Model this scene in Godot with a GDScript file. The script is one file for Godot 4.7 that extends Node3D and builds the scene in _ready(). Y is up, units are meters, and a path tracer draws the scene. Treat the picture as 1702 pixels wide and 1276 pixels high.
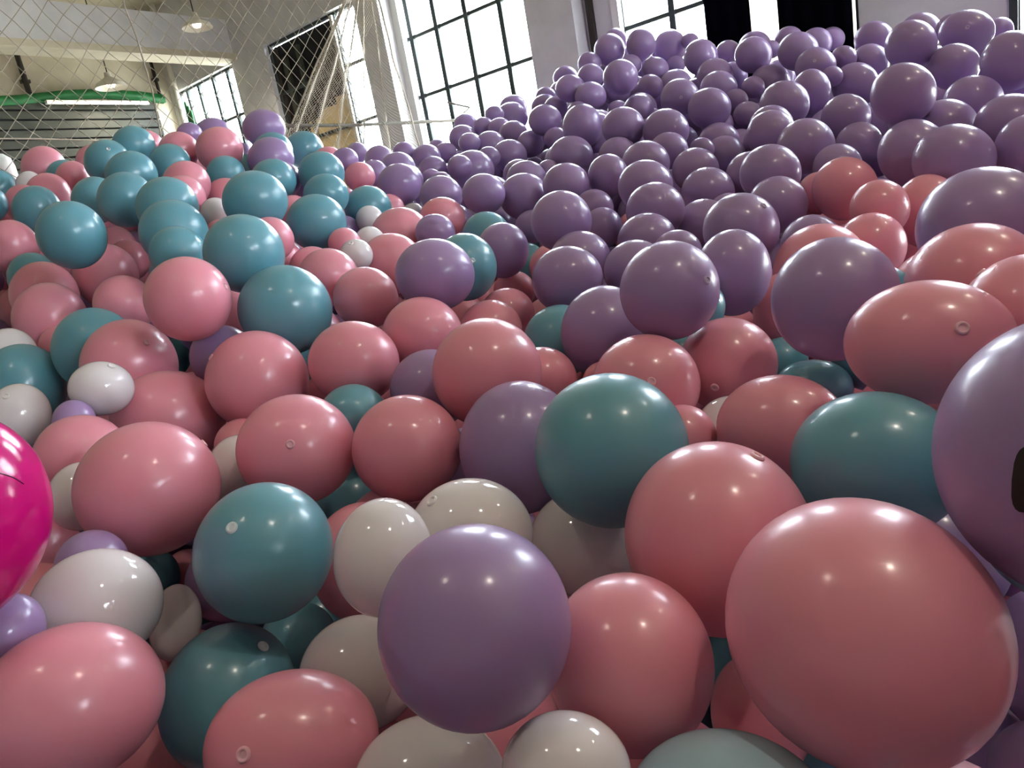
extends Node3D
# A ball pit in a white-walled hall: heaped pastel vinyl balls before tall steel windows.

var paint := {}      # materials by name
var shell_mesh: ArrayMesh
var plug_mesh: ArrayMesh

func _ready():
	# ---- camera, sky, exposure -------------------------------------------------
	var cam := Camera3D.new()
	cam.name = "camera"
	cam.fov = 58.06
	cam.near = 0.05
	cam.far = 200.0
	add_child(cam)
	cam.basis = Basis(Vector3(0.785122, -0.177051, -0.593495), Vector3(-0.008023, 0.955280, -0.295592), Vector3(0.619289, 0.236838, 0.748591))
	cam.position = Vector3(0, 1.9, 0)
	cam.current = true
	var env := Environment.new()
	var sky := Sky.new()
	var sm := ProceduralSkyMaterial.new()
	sm.sky_top_color = Color(0.90, 0.95, 1.0)
	sm.sky_horizon_color = Color(0.97, 0.99, 1.0)
	sm.ground_bottom_color = Color(0.62, 0.63, 0.62)
	sm.ground_horizon_color = Color(0.9, 0.93, 0.93)
	sm.sky_energy_multiplier = 5.0
	sm.ground_energy_multiplier = 5.0
	sky.sky_material = sm
	env.background_mode = Environment.BG_SKY
	env.sky = sky
	env.tonemap_mode = Environment.TONE_MAPPER_LINEAR
	env.tonemap_exposure = 1.08
	env.sdfgi_enabled = true
	env.ssao_enabled = true
	env.ssil_enabled = true
	var we := WorldEnvironment.new()
	we.name = "world_environment"
	we.environment = env
	add_child(we)
	make_paints()
	make_hall()
	make_lamps()
	make_netting()
	make_balls()

# ---- materials ------------------------------------------------------------------
func mat(called: String, c: Color, rough := 0.6, metal := 0.0) -> StandardMaterial3D:
	var m := StandardMaterial3D.new()
	m.resource_name = called
	m.albedo_color = c
	m.roughness = rough
	m.metallic = metal
	paint[called] = m
	return m

func noise_tex(sd: int, freq: float, a: Color, b: Color, normal := false) -> NoiseTexture2D:
	var n := FastNoiseLite.new()
	n.seed = sd
	n.frequency = freq
	n.fractal_octaves = 4
	var t := NoiseTexture2D.new()
	t.width = 512
	t.height = 512
	t.seamless = true
	t.noise = n
	if normal:
		t.as_normal_map = true
		t.bump_strength = 2.0
	else:
		var g := Gradient.new()
		g.set_color(0, a)
		g.set_color(1, b)
		t.color_ramp = g
	return t

func vinyl(called: String, c: Color, rough: float) -> void:
	var m := mat(called, c, rough)
	m.metallic_specular = 0.5
	if rough > 0.3:
		m.clearcoat_enabled = true
		m.clearcoat = 0.5
		m.clearcoat_roughness = 0.17
	m.backlight_enabled = called != "W"
	m.backlight = Color(0.35, 0.35, 0.35)

func make_paints() -> void:
	vinyl("P", Color(0.62, 0.51, 0.70), 0.38)
	vinyl("K", Color(0.90, 0.575, 0.64), 0.38)
	vinyl("T", Color(0.38, 0.62, 0.68), 0.38)
	vinyl("W", Color(0.88, 0.86, 0.87), 0.10)
	vinyl("M", Color(0.78, 0.03, 0.44), 0.16)
	vinyl("L", Color(0.62, 0.73, 0.78), 0.2)
	for k in ["P", "K", "T", "W", "M", "L"]:
		var src: StandardMaterial3D = paint[k]
		var c := src.albedo_color.lerp(Color(0.95, 0.95, 0.95), 0.8 if k == "T" else 0.4)
		mat("plug_" + k, c, 0.35)
	var wall := mat("wall", Color(0.87, 0.865, 0.86), 0.85)
	wall.albedo_texture = noise_tex(3, 0.01, Color(0.92, 0.92, 0.92), Color(1, 1, 1))
	wall.uv1_triplanar = true
	wall.uv1_world_triplanar = true
	wall.uv1_scale = Vector3(0.3, 0.3, 0.3)
	var cream := mat("cream", Color(0.83, 0.79, 0.69), 0.8)
	cream.albedo_texture = noise_tex(5, 0.01, Color(0.9, 0.9, 0.88), Color(1, 1, 1))
	cream.uv1_triplanar = true
	cream.uv1_world_triplanar = true
	cream.uv1_scale = Vector3(0.3, 0.3, 0.3)
	mat("floor", Color(0.5, 0.48, 0.46), 0.7)
	mat("steel", Color(0.20, 0.24, 0.23), 0.5)
	mat("white_trim", Color(0.90, 0.90, 0.88), 0.5)
	mat("green", Color(0.10, 0.42, 0.20), 0.5)
	mat("slat", Color(0.22, 0.23, 0.18), 0.5)
	mat("dark_pipe", Color(0.16, 0.13, 0.10), 0.6)
	mat("cord", Color(0.72, 0.69, 0.62), 0.8)
	mat("shaded_rope", Color(0.42, 0.40, 0.35), 0.9)  # cord colour darkened to stand for the shade the rope hangs in
	mat("dark_gap", Color(0.05, 0.05, 0.04), 0.9)
	mat("low_bounce_wall", Color(0.55, 0.53, 0.52), 0.9)  # for the unseen walls, darkened to cut light bounced onto the front balls
	var bc := mat("black_cloth", Color(0.03, 0.03, 0.06), 1.0)
	bc.specular_mode = BaseMaterial3D.SPECULAR_DISABLED
	mat("dark_panel", Color(0.05, 0.045, 0.05), 0.8)
	mat("plywood", Color(0.80, 0.71, 0.50), 0.7)
	mat("enamel", Color(0.80, 0.78, 0.72), 0.4)
	mat("mark", Color(0.10, 0.06, 0.03), 0.6)
	mat("seam", Color(0.35, 0.0, 0.2), 0.4)
	var glass := mat("glass", Color(0.95, 1.0, 0.99, 0.07), 0.02)
	glass.transparency = BaseMaterial3D.TRANSPARENCY_ALPHA
	var sheer := mat("sheer", Color(1.0, 0.95, 0.72, 0.8), 0.02)
	sheer.transparency = BaseMaterial3D.TRANSPARENCY_ALPHA
	var glow := mat("glow", Color(1, 1, 1), 0.5)
	glow.emission_enabled = true
	glow.emission = Color(1.0, 0.93, 0.82)
	glow.emission_energy_multiplier = 3.0

# ---- small helpers --------------------------------------------------------------
func tool() -> SurfaceTool:
	var st := SurfaceTool.new()
	st.begin(Mesh.PRIMITIVE_TRIANGLES)
	return st

func bx(st: SurfaceTool, lo: Vector3, hi: Vector3) -> void:
	var b := BoxMesh.new()
	b.size = hi - lo
	st.append_from(b, 0, Transform3D(Basis(), (lo + hi) / 2.0))

func tube(st: SurfaceTool, pts: Array, r: float, sides := 3) -> void:
	var rings := []
	for i in pts.size():
		var d: Vector3 = (pts[mini(i + 1, pts.size() - 1)] - pts[maxi(i - 1, 0)]).normalized()
		var u := d.cross(Vector3(0.31, 0.77, 0.55)).normalized()
		var w := d.cross(u)
		var ring := []
		for k in sides:
			var t := TAU * k / sides
			ring.append([pts[i] + (u * cos(t) + w * sin(t)) * r, u * cos(t) + w * sin(t)])
		rings.append(ring)
	for i in rings.size() - 1:
		for k in sides:
			var q := [rings[i][k], rings[i + 1][k], rings[i + 1][(k + 1) % sides], rings[i][(k + 1) % sides]]
			for j in [0, 1, 2, 0, 2, 3]:
				st.set_normal(q[j][1])
				st.add_vertex(q[j][0])

func lathe(st: SurfaceTool, prof: Array, seg: int, at := Transform3D()) -> void:
	# prof: Vector2(radius, height) from bottom to top, turned about y
	for i in prof.size() - 1:
		var a: Vector2 = prof[i]
		var b: Vector2 = prof[i + 1]
		var nn := Vector2(b.y - a.y, a.x - b.x).normalized()
		for k in seg:
			var t0 := TAU * k / seg
			var t1 := TAU * (k + 1) / seg
			var q := [[a, t0], [b, t0], [b, t1], [a, t1]]
			for j in [0, 2, 1, 0, 3, 2]:
				var p: Vector2 = q[j][0]
				var t: float = q[j][1]
				st.set_normal(at.basis * Vector3(nn.x * cos(t), nn.y, nn.x * sin(t)))
				st.add_vertex(at * Vector3(p.x * cos(t), p.y, p.x * sin(t)))

func part(called: String, st: SurfaceTool, m: String, parent: Node3D) -> MeshInstance3D:
	var o := MeshInstance3D.new()
	o.name = called
	o.mesh = st.commit()
	o.material_override = paint[m]
	o.cast_shadow = GeometryInstance3D.SHADOW_CASTING_SETTING_ON
	parent.add_child(o, true)
	return o

var taken := {}
func numbered(called: String) -> String:
	if not taken.has(called):
		taken[called] = 0
		return called
	taken[called] += 1
	return "%s_%03d" % [called, taken[called]]

func thing(called: String, label: String, category: String, at := Vector3.ZERO, group := "") -> Node3D:
	var o := Node3D.new()
	o.name = numbered(called)
	o.position = at
	add_child(o, true)
	tag(o, label, category, group)
	return o

func tag(o: Node3D, label: String, category: String, group := "") -> void:
	o.set_meta("label", label)
	o.set_meta("category", category)
	if group:
		o.set_meta("group", group)

func structure(o: Node3D, label: String) -> Node3D:
	o.set_meta("kind", "structure")
	o.set_meta("label", label)
	return o

func place(called: String, label: String) -> Node3D:
	var o := Node3D.new()
	o.name = called
	add_child(o, true)
	return structure(o, label)

# ---- the hall -------------------------------------------------------------------
const WZ := -9.0      # inner face of the window wall
const TOP := 7.5

func pierced(called: String, label: String, m: String, a0: float, a1: float, holes: Array, along_x: bool, face: float, outward: float) -> void:
	# a wall 0.3 thick with openings [from, to, sill, head]
	var st := tool()
	var f0 := minf(face, face + outward * 0.3)
	var f1 := maxf(face, face + outward * 0.3)
	var at := a0
	var runs := []
	for h in holes:
		runs.append([at, h[0], 0.0, TOP])
		if h[2] > 0.0:
			runs.append([h[0], h[1], 0.0, h[2]])
		runs.append([h[0], h[1], h[3], TOP])
		at = h[1]
	runs.append([at, a1, 0.0, TOP])
	for r in runs:
		if along_x:
			bx(st, Vector3(r[0], r[2], f0), Vector3(r[1], r[3], f1))
		else:
			bx(st, Vector3(f0, r[2], r[0]), Vector3(f1, r[3], r[1]))
	structure(part(called, st, m, self), label)

func window(num: int, label: String, x0: float, x1: float, y0: float, y1: float, bars: Array, rails: Array, panes := true) -> Node3D:
	# steel-framed window set in the window wall: frame, glazing bars, one pane to each opening
	var o := place("window_%d" % num, label)
	o.position = Vector3(x0, y0, WZ - 0.14)
	var w := x1 - x0
	var h := y1 - y0
	var fr := tool()
	var t := 0.045
	bx(fr, Vector3(0, 0, -0.04), Vector3(t, h, 0.04))
	bx(fr, Vector3(w - t, 0, -0.04), Vector3(w, h, 0.04))
	bx(fr, Vector3(t, 0, -0.04), Vector3(w - t, t, 0.04))
	bx(fr, Vector3(t, h - t, -0.04), Vector3(w - t, h, 0.04))
	part("window_frame", fr, "steel", o)
	var xs := [t]
	for b in bars:
		var s := tool()
		bx(s, Vector3(b - x0 - 0.04, t, -0.035), Vector3(b - x0 + 0.04, h - t, 0.035))
		part("glazing_bar", s, "steel", o)
		xs.append(b - x0)
	xs.append(w - t)
	var ys := [t]
	for r in rails:
		var s := tool()
		for i in xs.size() - 1:
			bx(s, Vector3(xs[i] + (0.04 if i else 0.0), r - y0 - 0.025, -0.025), Vector3(xs[i + 1] - (0.04 if i < xs.size() - 2 else 0.0), r - y0 + 0.025, 0.025))
		part("glazing_rail", s, "steel", o)
		ys.append(r - y0)
	ys.append(h - t)
	if panes:
		for i in xs.size() - 1:
			for j in ys.size() - 1:
				var s := tool()
				bx(s, Vector3(xs[i] + 0.01, ys[j] + 0.01, -0.004), Vector3(xs[i + 1] - 0.01, ys[j + 1] - 0.01, 0.004))
				part("pane", s, "glass", o)
	return o

func unseen_window(num: int, label: String, x: float, z0: float, z1: float) -> void:
	# out-of-view side-wall window, placed for the glints on the left-hand balls
	var o := place("window_%d" % num, label)
	o.position = Vector3(x, 3.9, z0)
	var w := z1 - z0
	var fr := tool()
	bx(fr, Vector3(-0.04, 0, 0), Vector3(0.04, 2.4, 0.05))
	bx(fr, Vector3(-0.04, 0, w - 0.05), Vector3(0.04, 2.4, w))
	bx(fr, Vector3(-0.04, 0, 0.05), Vector3(0.04, 0.05, w - 0.05))
	bx(fr, Vector3(-0.04, 2.35, 0.05), Vector3(0.04, 2.4, w - 0.05))
	part("window_frame", fr, "steel", o)
	var s := tool()
	for k in 3:
		bx(s, Vector3(-0.03, 0.05, w * (k + 1) / 4.0 - 0.03), Vector3(0.03, 2.35, w * (k + 1) / 4.0 + 0.03))
	part("glazing_bar", s, "steel", o)
	s = tool()
	bx(s, Vector3(-0.004, 0.05, 0.05), Vector3(0.004, 2.35, w - 0.05))
	part("pane", s, "glass", o)

func make_hall() -> void:
	var st := tool()
	bx(st, Vector3(-16.0, -0.2, -9.3), Vector3(12.3, 0.0, 9.3))
	structure(part("floor", st, "floor", self), "grey concrete floor under the ball pit")
	st = tool()
	bx(st, Vector3(-16.0, TOP, -9.3), Vector3(12.3, TOP + 0.2, 9.3))
	structure(part("ceiling", st, "cream", self), "pale painted ceiling of the hall")
	pierced("wall_far", "white plastered wall with tall windows behind the balls", "wall", -15.7, 12.0,
		[[-15.55, -13.15, 1.2, 5.78], [-12.0, -9.3, 1.2, 5.8], [-8.47, -5.8, 1.2, 5.8], [-4.56, -3.36, 1.2, 5.8], [-3.3, -1.72, 0.6, 5.2], [-0.36, 1.6, 1.2, 5.8], [2.4, 5.0, 1.2, 5.8], [5.8, 8.4, 1.2, 5.8]], true, WZ, -1.0)
	pierced("wall_left", "cream end wall above the roller shutter", "cream", -9.3, 9.3, [], false, -15.7, -1.0)
	pierced("wall_right", "unseen side wall with windows, dark grey to cut bounced light", "low_bounce_wall", -9.3, 9.3, [[-4.6, -2.6, 3.9, 6.3], [-1.2, 1.0, 3.9, 6.3]], false, 12.0, 1.0)
	pierced("wall_back", "unseen back wall of the hall, dark grey to cut bounced light", "low_bounce_wall", -15.7, 12.0, [], true, 9.0, 1.0)
	unseen_window(8, "unseen tall window in the side wall, placed for glints on the balls", 12.15, -4.6, -2.6)
	unseen_window(9, "unseen tall window in the side wall, placed for glints on the balls", 12.15, -1.2, 1.0)
	# pilasters that stand out from the window wall
	st = tool()
	bx(st, Vector3(-9.04, 0, WZ), Vector3(-8.5, TOP, WZ + 0.3))
	structure(part("trim_1", st, "wall", self), "grey pilaster behind the gathered netting")
	st = tool()
	bx(st, Vector3(-5.77, 0, WZ), Vector3(-5.03, TOP, WZ + 0.3))
	structure(part("trim_2", st, "wall", self), "broad grey pilaster between the tall grid window and the small window")
	st = tool()
	bx(st, Vector3(-4.97, 0, WZ), Vector3(-4.88, TOP, WZ + 0.06))
	structure(part("trim_3", st, "dark_pipe", self), "dark vertical strip beside the broad pilaster")
	# windows seen from the pit
	window(1, "far window with steel glazing bars beside the roller shutter", -15.55, -13.15, 1.2, 5.78, [-15.2, -14.72, -14.12, -13.55], [4.86, 3.0])
	var w2 := window(2, "partly boarded window behind the netting", -12.0, -9.3, 1.2, 5.8, [-10.02], [4.9, 3.95, 2.6], false)
	var s := tool()
	bx(s, Vector3(0.05, 0.05, -0.10), Vector3(1.95, 4.55, -0.06))
	part("dark_panel", s, "dark_panel", w2)  # plain dark panel filling the dark part of the opening
	for p in [[0.06, 0.16, 0.0, 4.5, "dark_pipe"], [0.30, 0.42, 1.2, 4.3, "slat"], [0.75, 0.83, 2.2, 4.4, "slat"]]:
		s = tool()
		bx(s, Vector3(p[0], p[2] + 0.05, -0.05), Vector3(p[1], p[3], 0.02))
		part("upright", s, p[4], w2)
	for k in 3:
		s = tool()
		bx(s, Vector3(0.62 + 0.45 * k, 0.06, -0.05 + 0.01 * (k % 2)), Vector3(1.06 + 0.45 * k, 3.3 - 0.12 * (2 - k), -0.02 + 0.01 * (k % 2)))
		part("plywood_sheet", s, "plywood", w2)
	s = tool()
	bx(s, Vector3(1.93, 0.05, 0.04), Vector3(2.0, 4.55, 0.09))
	part("wooden_strip", s, "enamel", w2)
	for r in [[0.05, 1.37], [1.42, 2.72], [2.77, 3.67], [3.72, 4.54]]:
		s = tool()
		bx(s, Vector3(2.03, r[0], -0.004), Vector3(2.64, r[1], 0.004))
		part("pane", s, "glass", w2)
	window(3, "tall grid window in the middle of the wall", -8.47, -5.8, 1.2, 5.8, [-8.3, -7.74, -7.12, -6.47], [4.9, 4.0, 2.6])
	window(4, "small-looking window right of the broad pilaster", -4.56, -3.36, 1.2, 5.8, [-3.86], [4.85, 3.95, 2.6])
	var w5 := window(5, "curtained window with a cream gap of daylight", -3.3, -1.72, 0.6, 5.2, [], [], false)
	s = tool()
	bx(s, Vector3(0.05, 0.05, -0.004), Vector3(1.53, 4.55, 0.004))
	part("pane", s, "sheer", w5)
	window(6, "window at the right edge beyond the pale wall", -0.36, 1.6, 1.2, 5.8, [-0.05, 0.6, 1.1], [4.9, 4.0, 2.6])
	window(7, "window out of view to the right", 2.4, 5.0, 1.2, 5.8, [3.05, 3.7, 4.35], [4.9, 4.0, 2.6])  # this one and the next are out of view, bringing daylight from the right
	window(11, "window out of view, farther to the right", 5.8, 8.4, 1.2, 5.8, [6.45, 7.1, 7.75], [4.9, 4.0, 2.6])
	st = tool()
	bx(st, Vector3(-8.5, 1.2, WZ - 0.08), Vector3(-8.36, 5.8, WZ + 0.03))
	structure(part("trim_4", st, "white_trim", self), "white window jamb of the tall grid window")
	st = tool()
	bx(st, Vector3(-4.62, 1.2, WZ - 0.08), Vector3(-4.52, 5.8, WZ + 0.03))
	structure(part("trim_5", st, "white_trim", self), "white window jamb of the small window")
	st = tool()
	bx(st, Vector3(-0.40, 1.2, WZ - 0.05), Vector3(-0.33, 5.8, WZ + 0.02))
	structure(part("trim_6", st, "steel", self), "thin dark jamb by the right edge")
	# black curtains hung over the curtained window
	curtain("black blackout curtain on the wall beside the small window", -3.36, -2.83)
	curtain("black blackout curtain beside the pale wall, right of the cream gap", -2.52, -1.76)
	# ceiling beam with its flange
	st = tool()
	bx(st, Vector3(-13.28, 5.9, WZ), Vector3(-13.0, 6.55, 9.0))
	structure(part("trim_7", st, "wall", self), "deep ceiling beam running to the window wall")
	st = tool()
	bx(st, Vector3(-13.4, 5.79, WZ), Vector3(-12.9, 5.9, 9.0))
	structure(part("trim_8", st, "cream", self), "cream lower flange of the ceiling beam")
	# end wall: roller shutter, green band, pipes
	var sh := thing("roller_shutter", "grey-green roller shutter of ribbed slats on the end wall behind the netting", "shutter", Vector3(-15.62, 0.0, -5.6))
	for k in 31:
		var y := 5.52 - 0.18 * k
		s = tool()
		var pr := []
		for q in 7:
			var a := PI * q / 6.0
			pr.append(Vector2(0.01 + 0.055 * sin(a), y + 0.070 * cos(a)))
		for q in 6:
			var n0 := Vector3(0.6, cos(PI * (q + 0.5) / 6.0), 0).normalized()
			var c := [Vector3(pr[q].x, pr[q].y, -2.95), Vector3(pr[q].x, pr[q].y, 2.6), Vector3(pr[q + 1].x, pr[q + 1].y, 2.6), Vector3(pr[q + 1].x, pr[q + 1].y, -2.95)]
			for j in [0, 2, 1, 0, 3, 2]:
				s.set_normal(n0)
				s.add_vertex(c[j])
		bx(s, Vector3(-0.03, y - 0.072, -2.95), Vector3(0.01, y + 0.072, 2.6))
		part("slat", s, "slat", sh)
	s = tool()
	bx(s, Vector3(-0.05, 0, -2.95), Vector3(-0.035, 5.6, 2.6))  # near-black sheet added to darken the gaps between slats
	part("dark_backing", s, "dark_gap", sh)
	var gb := thing("green_band", "green painted arched band above the roller shutter", "trim")
	s = tool()
	var arch := [Vector3(-15.6, 5.58, -2.9), Vector3(-15.6, 5.60, -5.0), Vector3(-15.6, 5.66, -5.9), Vector3(-15.6, 5.77, -6.8), Vector3(-15.6, 5.80, -7.4), Vector3(-15.6, 5.77, -8.2), Vector3(-15.6, 5.71, -8.75)]
	for i in arch.size() - 1:
		var a: Vector3 = arch[i]
		var b: Vector3 = arch[i + 1]
		var q := [a + Vector3(0.08, 0.03, 0), b + Vector3(0.08, 0.03, 0), b + Vector3(0.08, -0.13, 0), a + Vector3(0.08, -0.13, 0), a + Vector3(-0.07, 0.03, 0), b + Vector3(-0.07, 0.03, 0), b + Vector3(-0.07, -0.13, 0), a + Vector3(-0.07, -0.13, 0)]
		for f in [[0, 1, 2, 3], [4, 5, 1, 0], [3, 2, 6, 7]]:
			for j in [0, 1, 2, 0, 2, 3]:
				s.add_vertex(q[f[j]])
	s.generate_normals()
	part("band", s, "green", gb)
	pipe("dark conduit pipe on the end wall, leftmost of the uprights", "dark_pipe", Vector3(-15.62, 5.66, -6.12), 0.05)
	pipe("thin dark conduit pipe on the end wall near the corner", "dark_pipe", Vector3(-15.64, 5.78, -8.72), 0.035)
	pipe("pale drain pipe standing in the corner by the far window", "enamel", Vector3(-15.25, 0.0, -8.88), 0.06)
	var gs := thing("green_strap", "green hanging cloth strip in the corner beside the far window", "cloth", Vector3(-14.95, 0, -8.85))
	s = tool()
	for k in 3:
		tube(s, [Vector3(0.07 * k, 5.45 - 0.1 * k, 0), Vector3(0.07 * k + 0.02, 5.0, 0.02), Vector3(0.07 * k + 0.03, 4.4, 0.0), Vector3(0.07 * k, 0.0, 0.03)], 0.03, 6)
	part("strip", s, "green", gs)
	var post := thing("padded_post", "white padded corner post of the pit at the left edge", "post", Vector3(-7.52, 0, -2.53))
	s = tool()
	lathe(s, [Vector2(0.0, 0.0), Vector2(0.10, 0.0), Vector2(0.10, 3.11), Vector2(0.085, 3.18), Vector2(0.04, 3.22), Vector2(0.0, 3.23)], 20)
	part("padding", s, "white_trim", post)

func curtain(label: String, x0: float, x1: float) -> void:
	var o := thing("blackout_curtain", label, "curtain", Vector3(x0, 0, WZ + 0.1), "black curtains over the window")
	var s := tool()
	var n := 40
	var w := x1 - x0
	for side in 2:
		for i in n:
			var p := []
			for k in 2:
				var t := float(i + k) / n
				var z := 0.012 * sin(t * w * 30.0) + (0.012 if side else 0.0)
				for y in [0.35, 5.6]:
					p.append(Vector3(t * w, y, z))
			var order := [0, 1, 3, 0, 3, 2] if side else [0, 3, 1, 0, 2, 3]
			for j in order:
				s.add_vertex(p[j])
	s.generate_normals()
	part("cloth", s, "black_cloth", o)
	s = tool()
	tube(s, [Vector3(-0.04, 5.62, -0.0), Vector3(w + 0.04, 5.62, 0.0)], 0.02, 8)
	part("rod", s, "steel", o)

func pipe(label: String, m: String, at: Vector3, r: float) -> void:
	var o := thing("wall_pipe", label, "pipe", at, "pipes on the end wall")
	var s := tool()
	tube(s, [Vector3(0, 0, 0), Vector3(0, TOP - at.y, 0)], r, 12)
	part("pipe", s, m, o)
	s = tool()
	for y in [0.3, TOP - at.y - 0.3]:
		bx(s, Vector3(-0.06, y - 0.03, -r - 0.03), Vector3(r * 0.6, y + 0.03, r + 0.03))
	part("bracket", s, m, o)

# ---- lamps ----------------------------------------------------------------------
func pendant(label: String, at: Vector3, energy: float, scale := 1.0) -> void:
	# at: rim of the shade
	var o := thing("pendant_lamp", label, "lamp", at, "hanging lamps under the ceiling")
	var s := tool()
	tube(s, [Vector3(0, 0.2 * scale, 0), Vector3(0, TOP - at.y, 0)], 0.012, 6)
	part("cord", s, "dark_pipe", o)
	s = tool()
	lathe(s, [Vector2(0.25, 0.0), Vector2(0.22, 0.06), Vector2(0.12, 0.13), Vector2(0.06, 0.17), Vector2(0.05, 0.24), Vector2(0.0, 0.25)].map(func(p): return p * scale), 24)
	lathe(s, [Vector2(0.0, 0.20), Vector2(0.045, 0.16), Vector2(0.10, 0.125), Vector2(0.21, 0.055), Vector2(0.25, 0.0)].map(func(p): return p * scale), 24)
	part("lamp_shade", s, "enamel", o)
	s = tool()
	lathe(s, [Vector2(0.0, 0.0), Vector2(0.05, 0.012), Vector2(0.075, 0.05), Vector2(0.06, 0.09), Vector2(0.03, 0.12), Vector2(0.0, 0.13)].map(func(p): return p * scale), 16)
	part("bulb", s, "glow", o)
	var l := SpotLight3D.new()
	l.name = "lamp_light"
	l.light_color = Color(1.0, 0.95, 0.88)
	l.light_energy = energy
	l.spot_angle = 75.0
	l.spot_range = 40.0
	l.spot_attenuation = 2.0
	l.light_size = 0.08
	l.shadow_enabled = true
	l.rotation.x = -PI / 2
	l.position = Vector3(0, -0.02, 0)
	o.add_child(l, true)

func make_lamps() -> void:
	pendant("hanging lamp with a pale dish shade under the ceiling beam's end", Vector3(-11.5, 5.83, -7.4), 6.0)
	pendant("hanging lamp in front of the end wall, above the roller shutter", Vector3(-15.0, 5.72, -7.4), 5.0, 1.2)
	pendant("unseen hanging lamp high over the pit, placed for glints on the balls", Vector3(-1.8, 6.5, 0.9), 1.6)  # out of view, set where it gives small glints on the left balls
	pendant("unseen hanging lamp high over the right part of the pit, placed for glints", Vector3(2.0, 6.5, -1.4), 5.0)  # out of view, set for the main glint on the central balls
	pendant("unseen hanging lamp high beyond the lilac heap, placed for glints", Vector3(2.7, 6.5, -5.9), 5.0)  # out of view, set for the glints on the far lilac balls
	var t := thing("tube_lamp", "white fluorescent tube lamp mounted across the top of the roller shutter", "lamp", Vector3(-15.42, 5.5, -7.3))
	var s := tool()
	bx(s, Vector3(-0.1, 0.02, -1.0), Vector3(0.0, 0.08, 1.0))
	part("housing", s, "white_trim", t)
	s = tool()
	tube(s, [Vector3(0.03, 0.02, -0.98), Vector3(0.03, 0.02, 0.98)], 0.022, 10)
	part("tube", s, "glow", t)
	var l := AreaLight3D.new()
	l.name = "tube_light"
	l.area_size = Vector2(0.06, 1.9)
	l.light_energy = 0.4
	l.light_color = Color(1, 0.97, 0.9)
	l.shadow_enabled = true
	l.rotation = Vector3(-PI / 2, 0, 0)
	l.position = Vector3(0.04, -0.03, 0)
	t.add_child(l, true)

# ---- netting --------------------------------------------------------------------
func wob(a: float, b: float) -> float:
	return sin(a * 2.3 + b * 1.7) * 0.5 + sin(a * 5.1 - b * 3.9 + 1.3) * 0.3 + sin(a * 9.7 + b * 7.1 + 0.4) * 0.2

func make_netting() -> void:
	var X := -7.3
	var o := thing("safety_net", "pale diamond-mesh safety net hanging along the left edge of the pit", "net", Vector3(X, 0, 0))
	var s := tool()
	var z0 := -7.1
	var z1 := -1.2
	var y0 := 2.6
	var y1 := 6.3
	for dirn in [1.0, -1.0]:
		var k := -24
		while k < 52:
			var pts := []
			var c := z1 - 0.2 * k
			var y := y0
			while y <= y1:
				var z: float = c + dirn * (y - 4.0) * 0.95
				if z <= z1 and z >= z0:
					pts.append(Vector3(0.05 * wob(z, y), y + 0.03 * wob(y + 3.0, z), z + 0.035 * wob(z * 1.3, y * 1.1 + 2.0)))
				y += 0.1
			if pts.size() > 2:
				tube(s, pts, 0.0044, 3)
			k += 1
	part("mesh", s, "cord", o).set_meta("kind", "stuff")
	# vertical seam cord and lower rope
	s = tool()
	var seam := []
	for i in 15:
		var y := 2.7 + 0.26 * i
		seam.append(Vector3(0.01, y, -3.97 + 0.04 * wob(y, 1.0)))
	tube(s, seam, 0.008, 5)
	part("seam_cord", s, "cord", o)
	s = tool()
	var rope := []
	for i in 20:
		var z := -1.3 - 0.12 * i
		rope.append(Vector3(0.02, 3.28 + 0.03 * sin(z * 2.0), z))
	tube(s, rope, 0.008, 5)
	part("lower_rope", s, "cord", o)
	# gathered part of the net near the corner
	var g := thing("gathered_net", "white netting gathered into a drape at the pit corner before the grey pilaster", "net", Vector3(X, 0, 0))
	s = tool()
	for fam in [1.0, -1.0]:
		for k in range(-64, 64):
			var pts := []
			for i in 49:
				var t := i / 48.0
				var u: float = k / 62.0 + fam * t * 1.0
				if u >= 0.0 and u <= 1.0:
					pts.append(drape(u, t))
				elif pts.size() > 1:
					tube(s, pts, 0.0042, 3)
					pts = []
			if pts.size() > 1:
				tube(s, pts, 0.0042, 3)
	part("mesh", s, "cord", g).set_meta("kind", "stuff")
	for u in [0.0, 1.0]:
		s = tool()
		var edge := []
		for i in 25:
			edge.append(drape(u, i / 24.0))
		tube(s, edge, 0.012, 5)
		part("edge_cord", s, "cord", g)
	var r := thing("rope_line", "taut pale rope along the pit edge in front of the windows", "rope", Vector3(X, 0, 0))
	s = tool()
	tube(s, [Vector3(0.03, 3.37, -5.4), Vector3(0.03, 3.36, -6.6), Vector3(0.03, 3.40, -8.6)], 0.022, 8)
	tube(s, [Vector3(0.03, 3.40, -8.6), Vector3(0.2, 3.55, -8.8), Vector3(-0.3, 3.74, -8.88)], 0.014, 6)
	part("rope", s, "shaded_rope", r)

func drape(u: float, t: float) -> Vector3:
	# u across, t from the gathered top (0) to the spread foot (1)
	var w := pow(u, 1.35)
	var top := lerpf(-7.3, -7.45, w)
	var foot := lerpf(-4.95, -7.72, w)
	var z := lerpf(top, foot, t)
	var y := lerpf(5.4, 2.6, t) - 0.12 * sin(u * PI) * t
	return Vector3(0.09 * sin(u * 34.0) * (0.4 + 0.6 * t) + 0.03 * wob(u * 6.0, t * 5.0), y, z)

# ---- balls ----------------------------------------------------------------------
const KIND := {
	"P": ["lilac_ball", "lilac balls in the pit"], "K": ["pink_ball", "pink balls in the pit"], "T": ["teal_ball", "teal balls in the pit"],
	"W": ["white_ball", "white balls in the pit"], "M": ["magenta_ball", ""], "L": ["pale_blue_ball", ""]}

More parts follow.
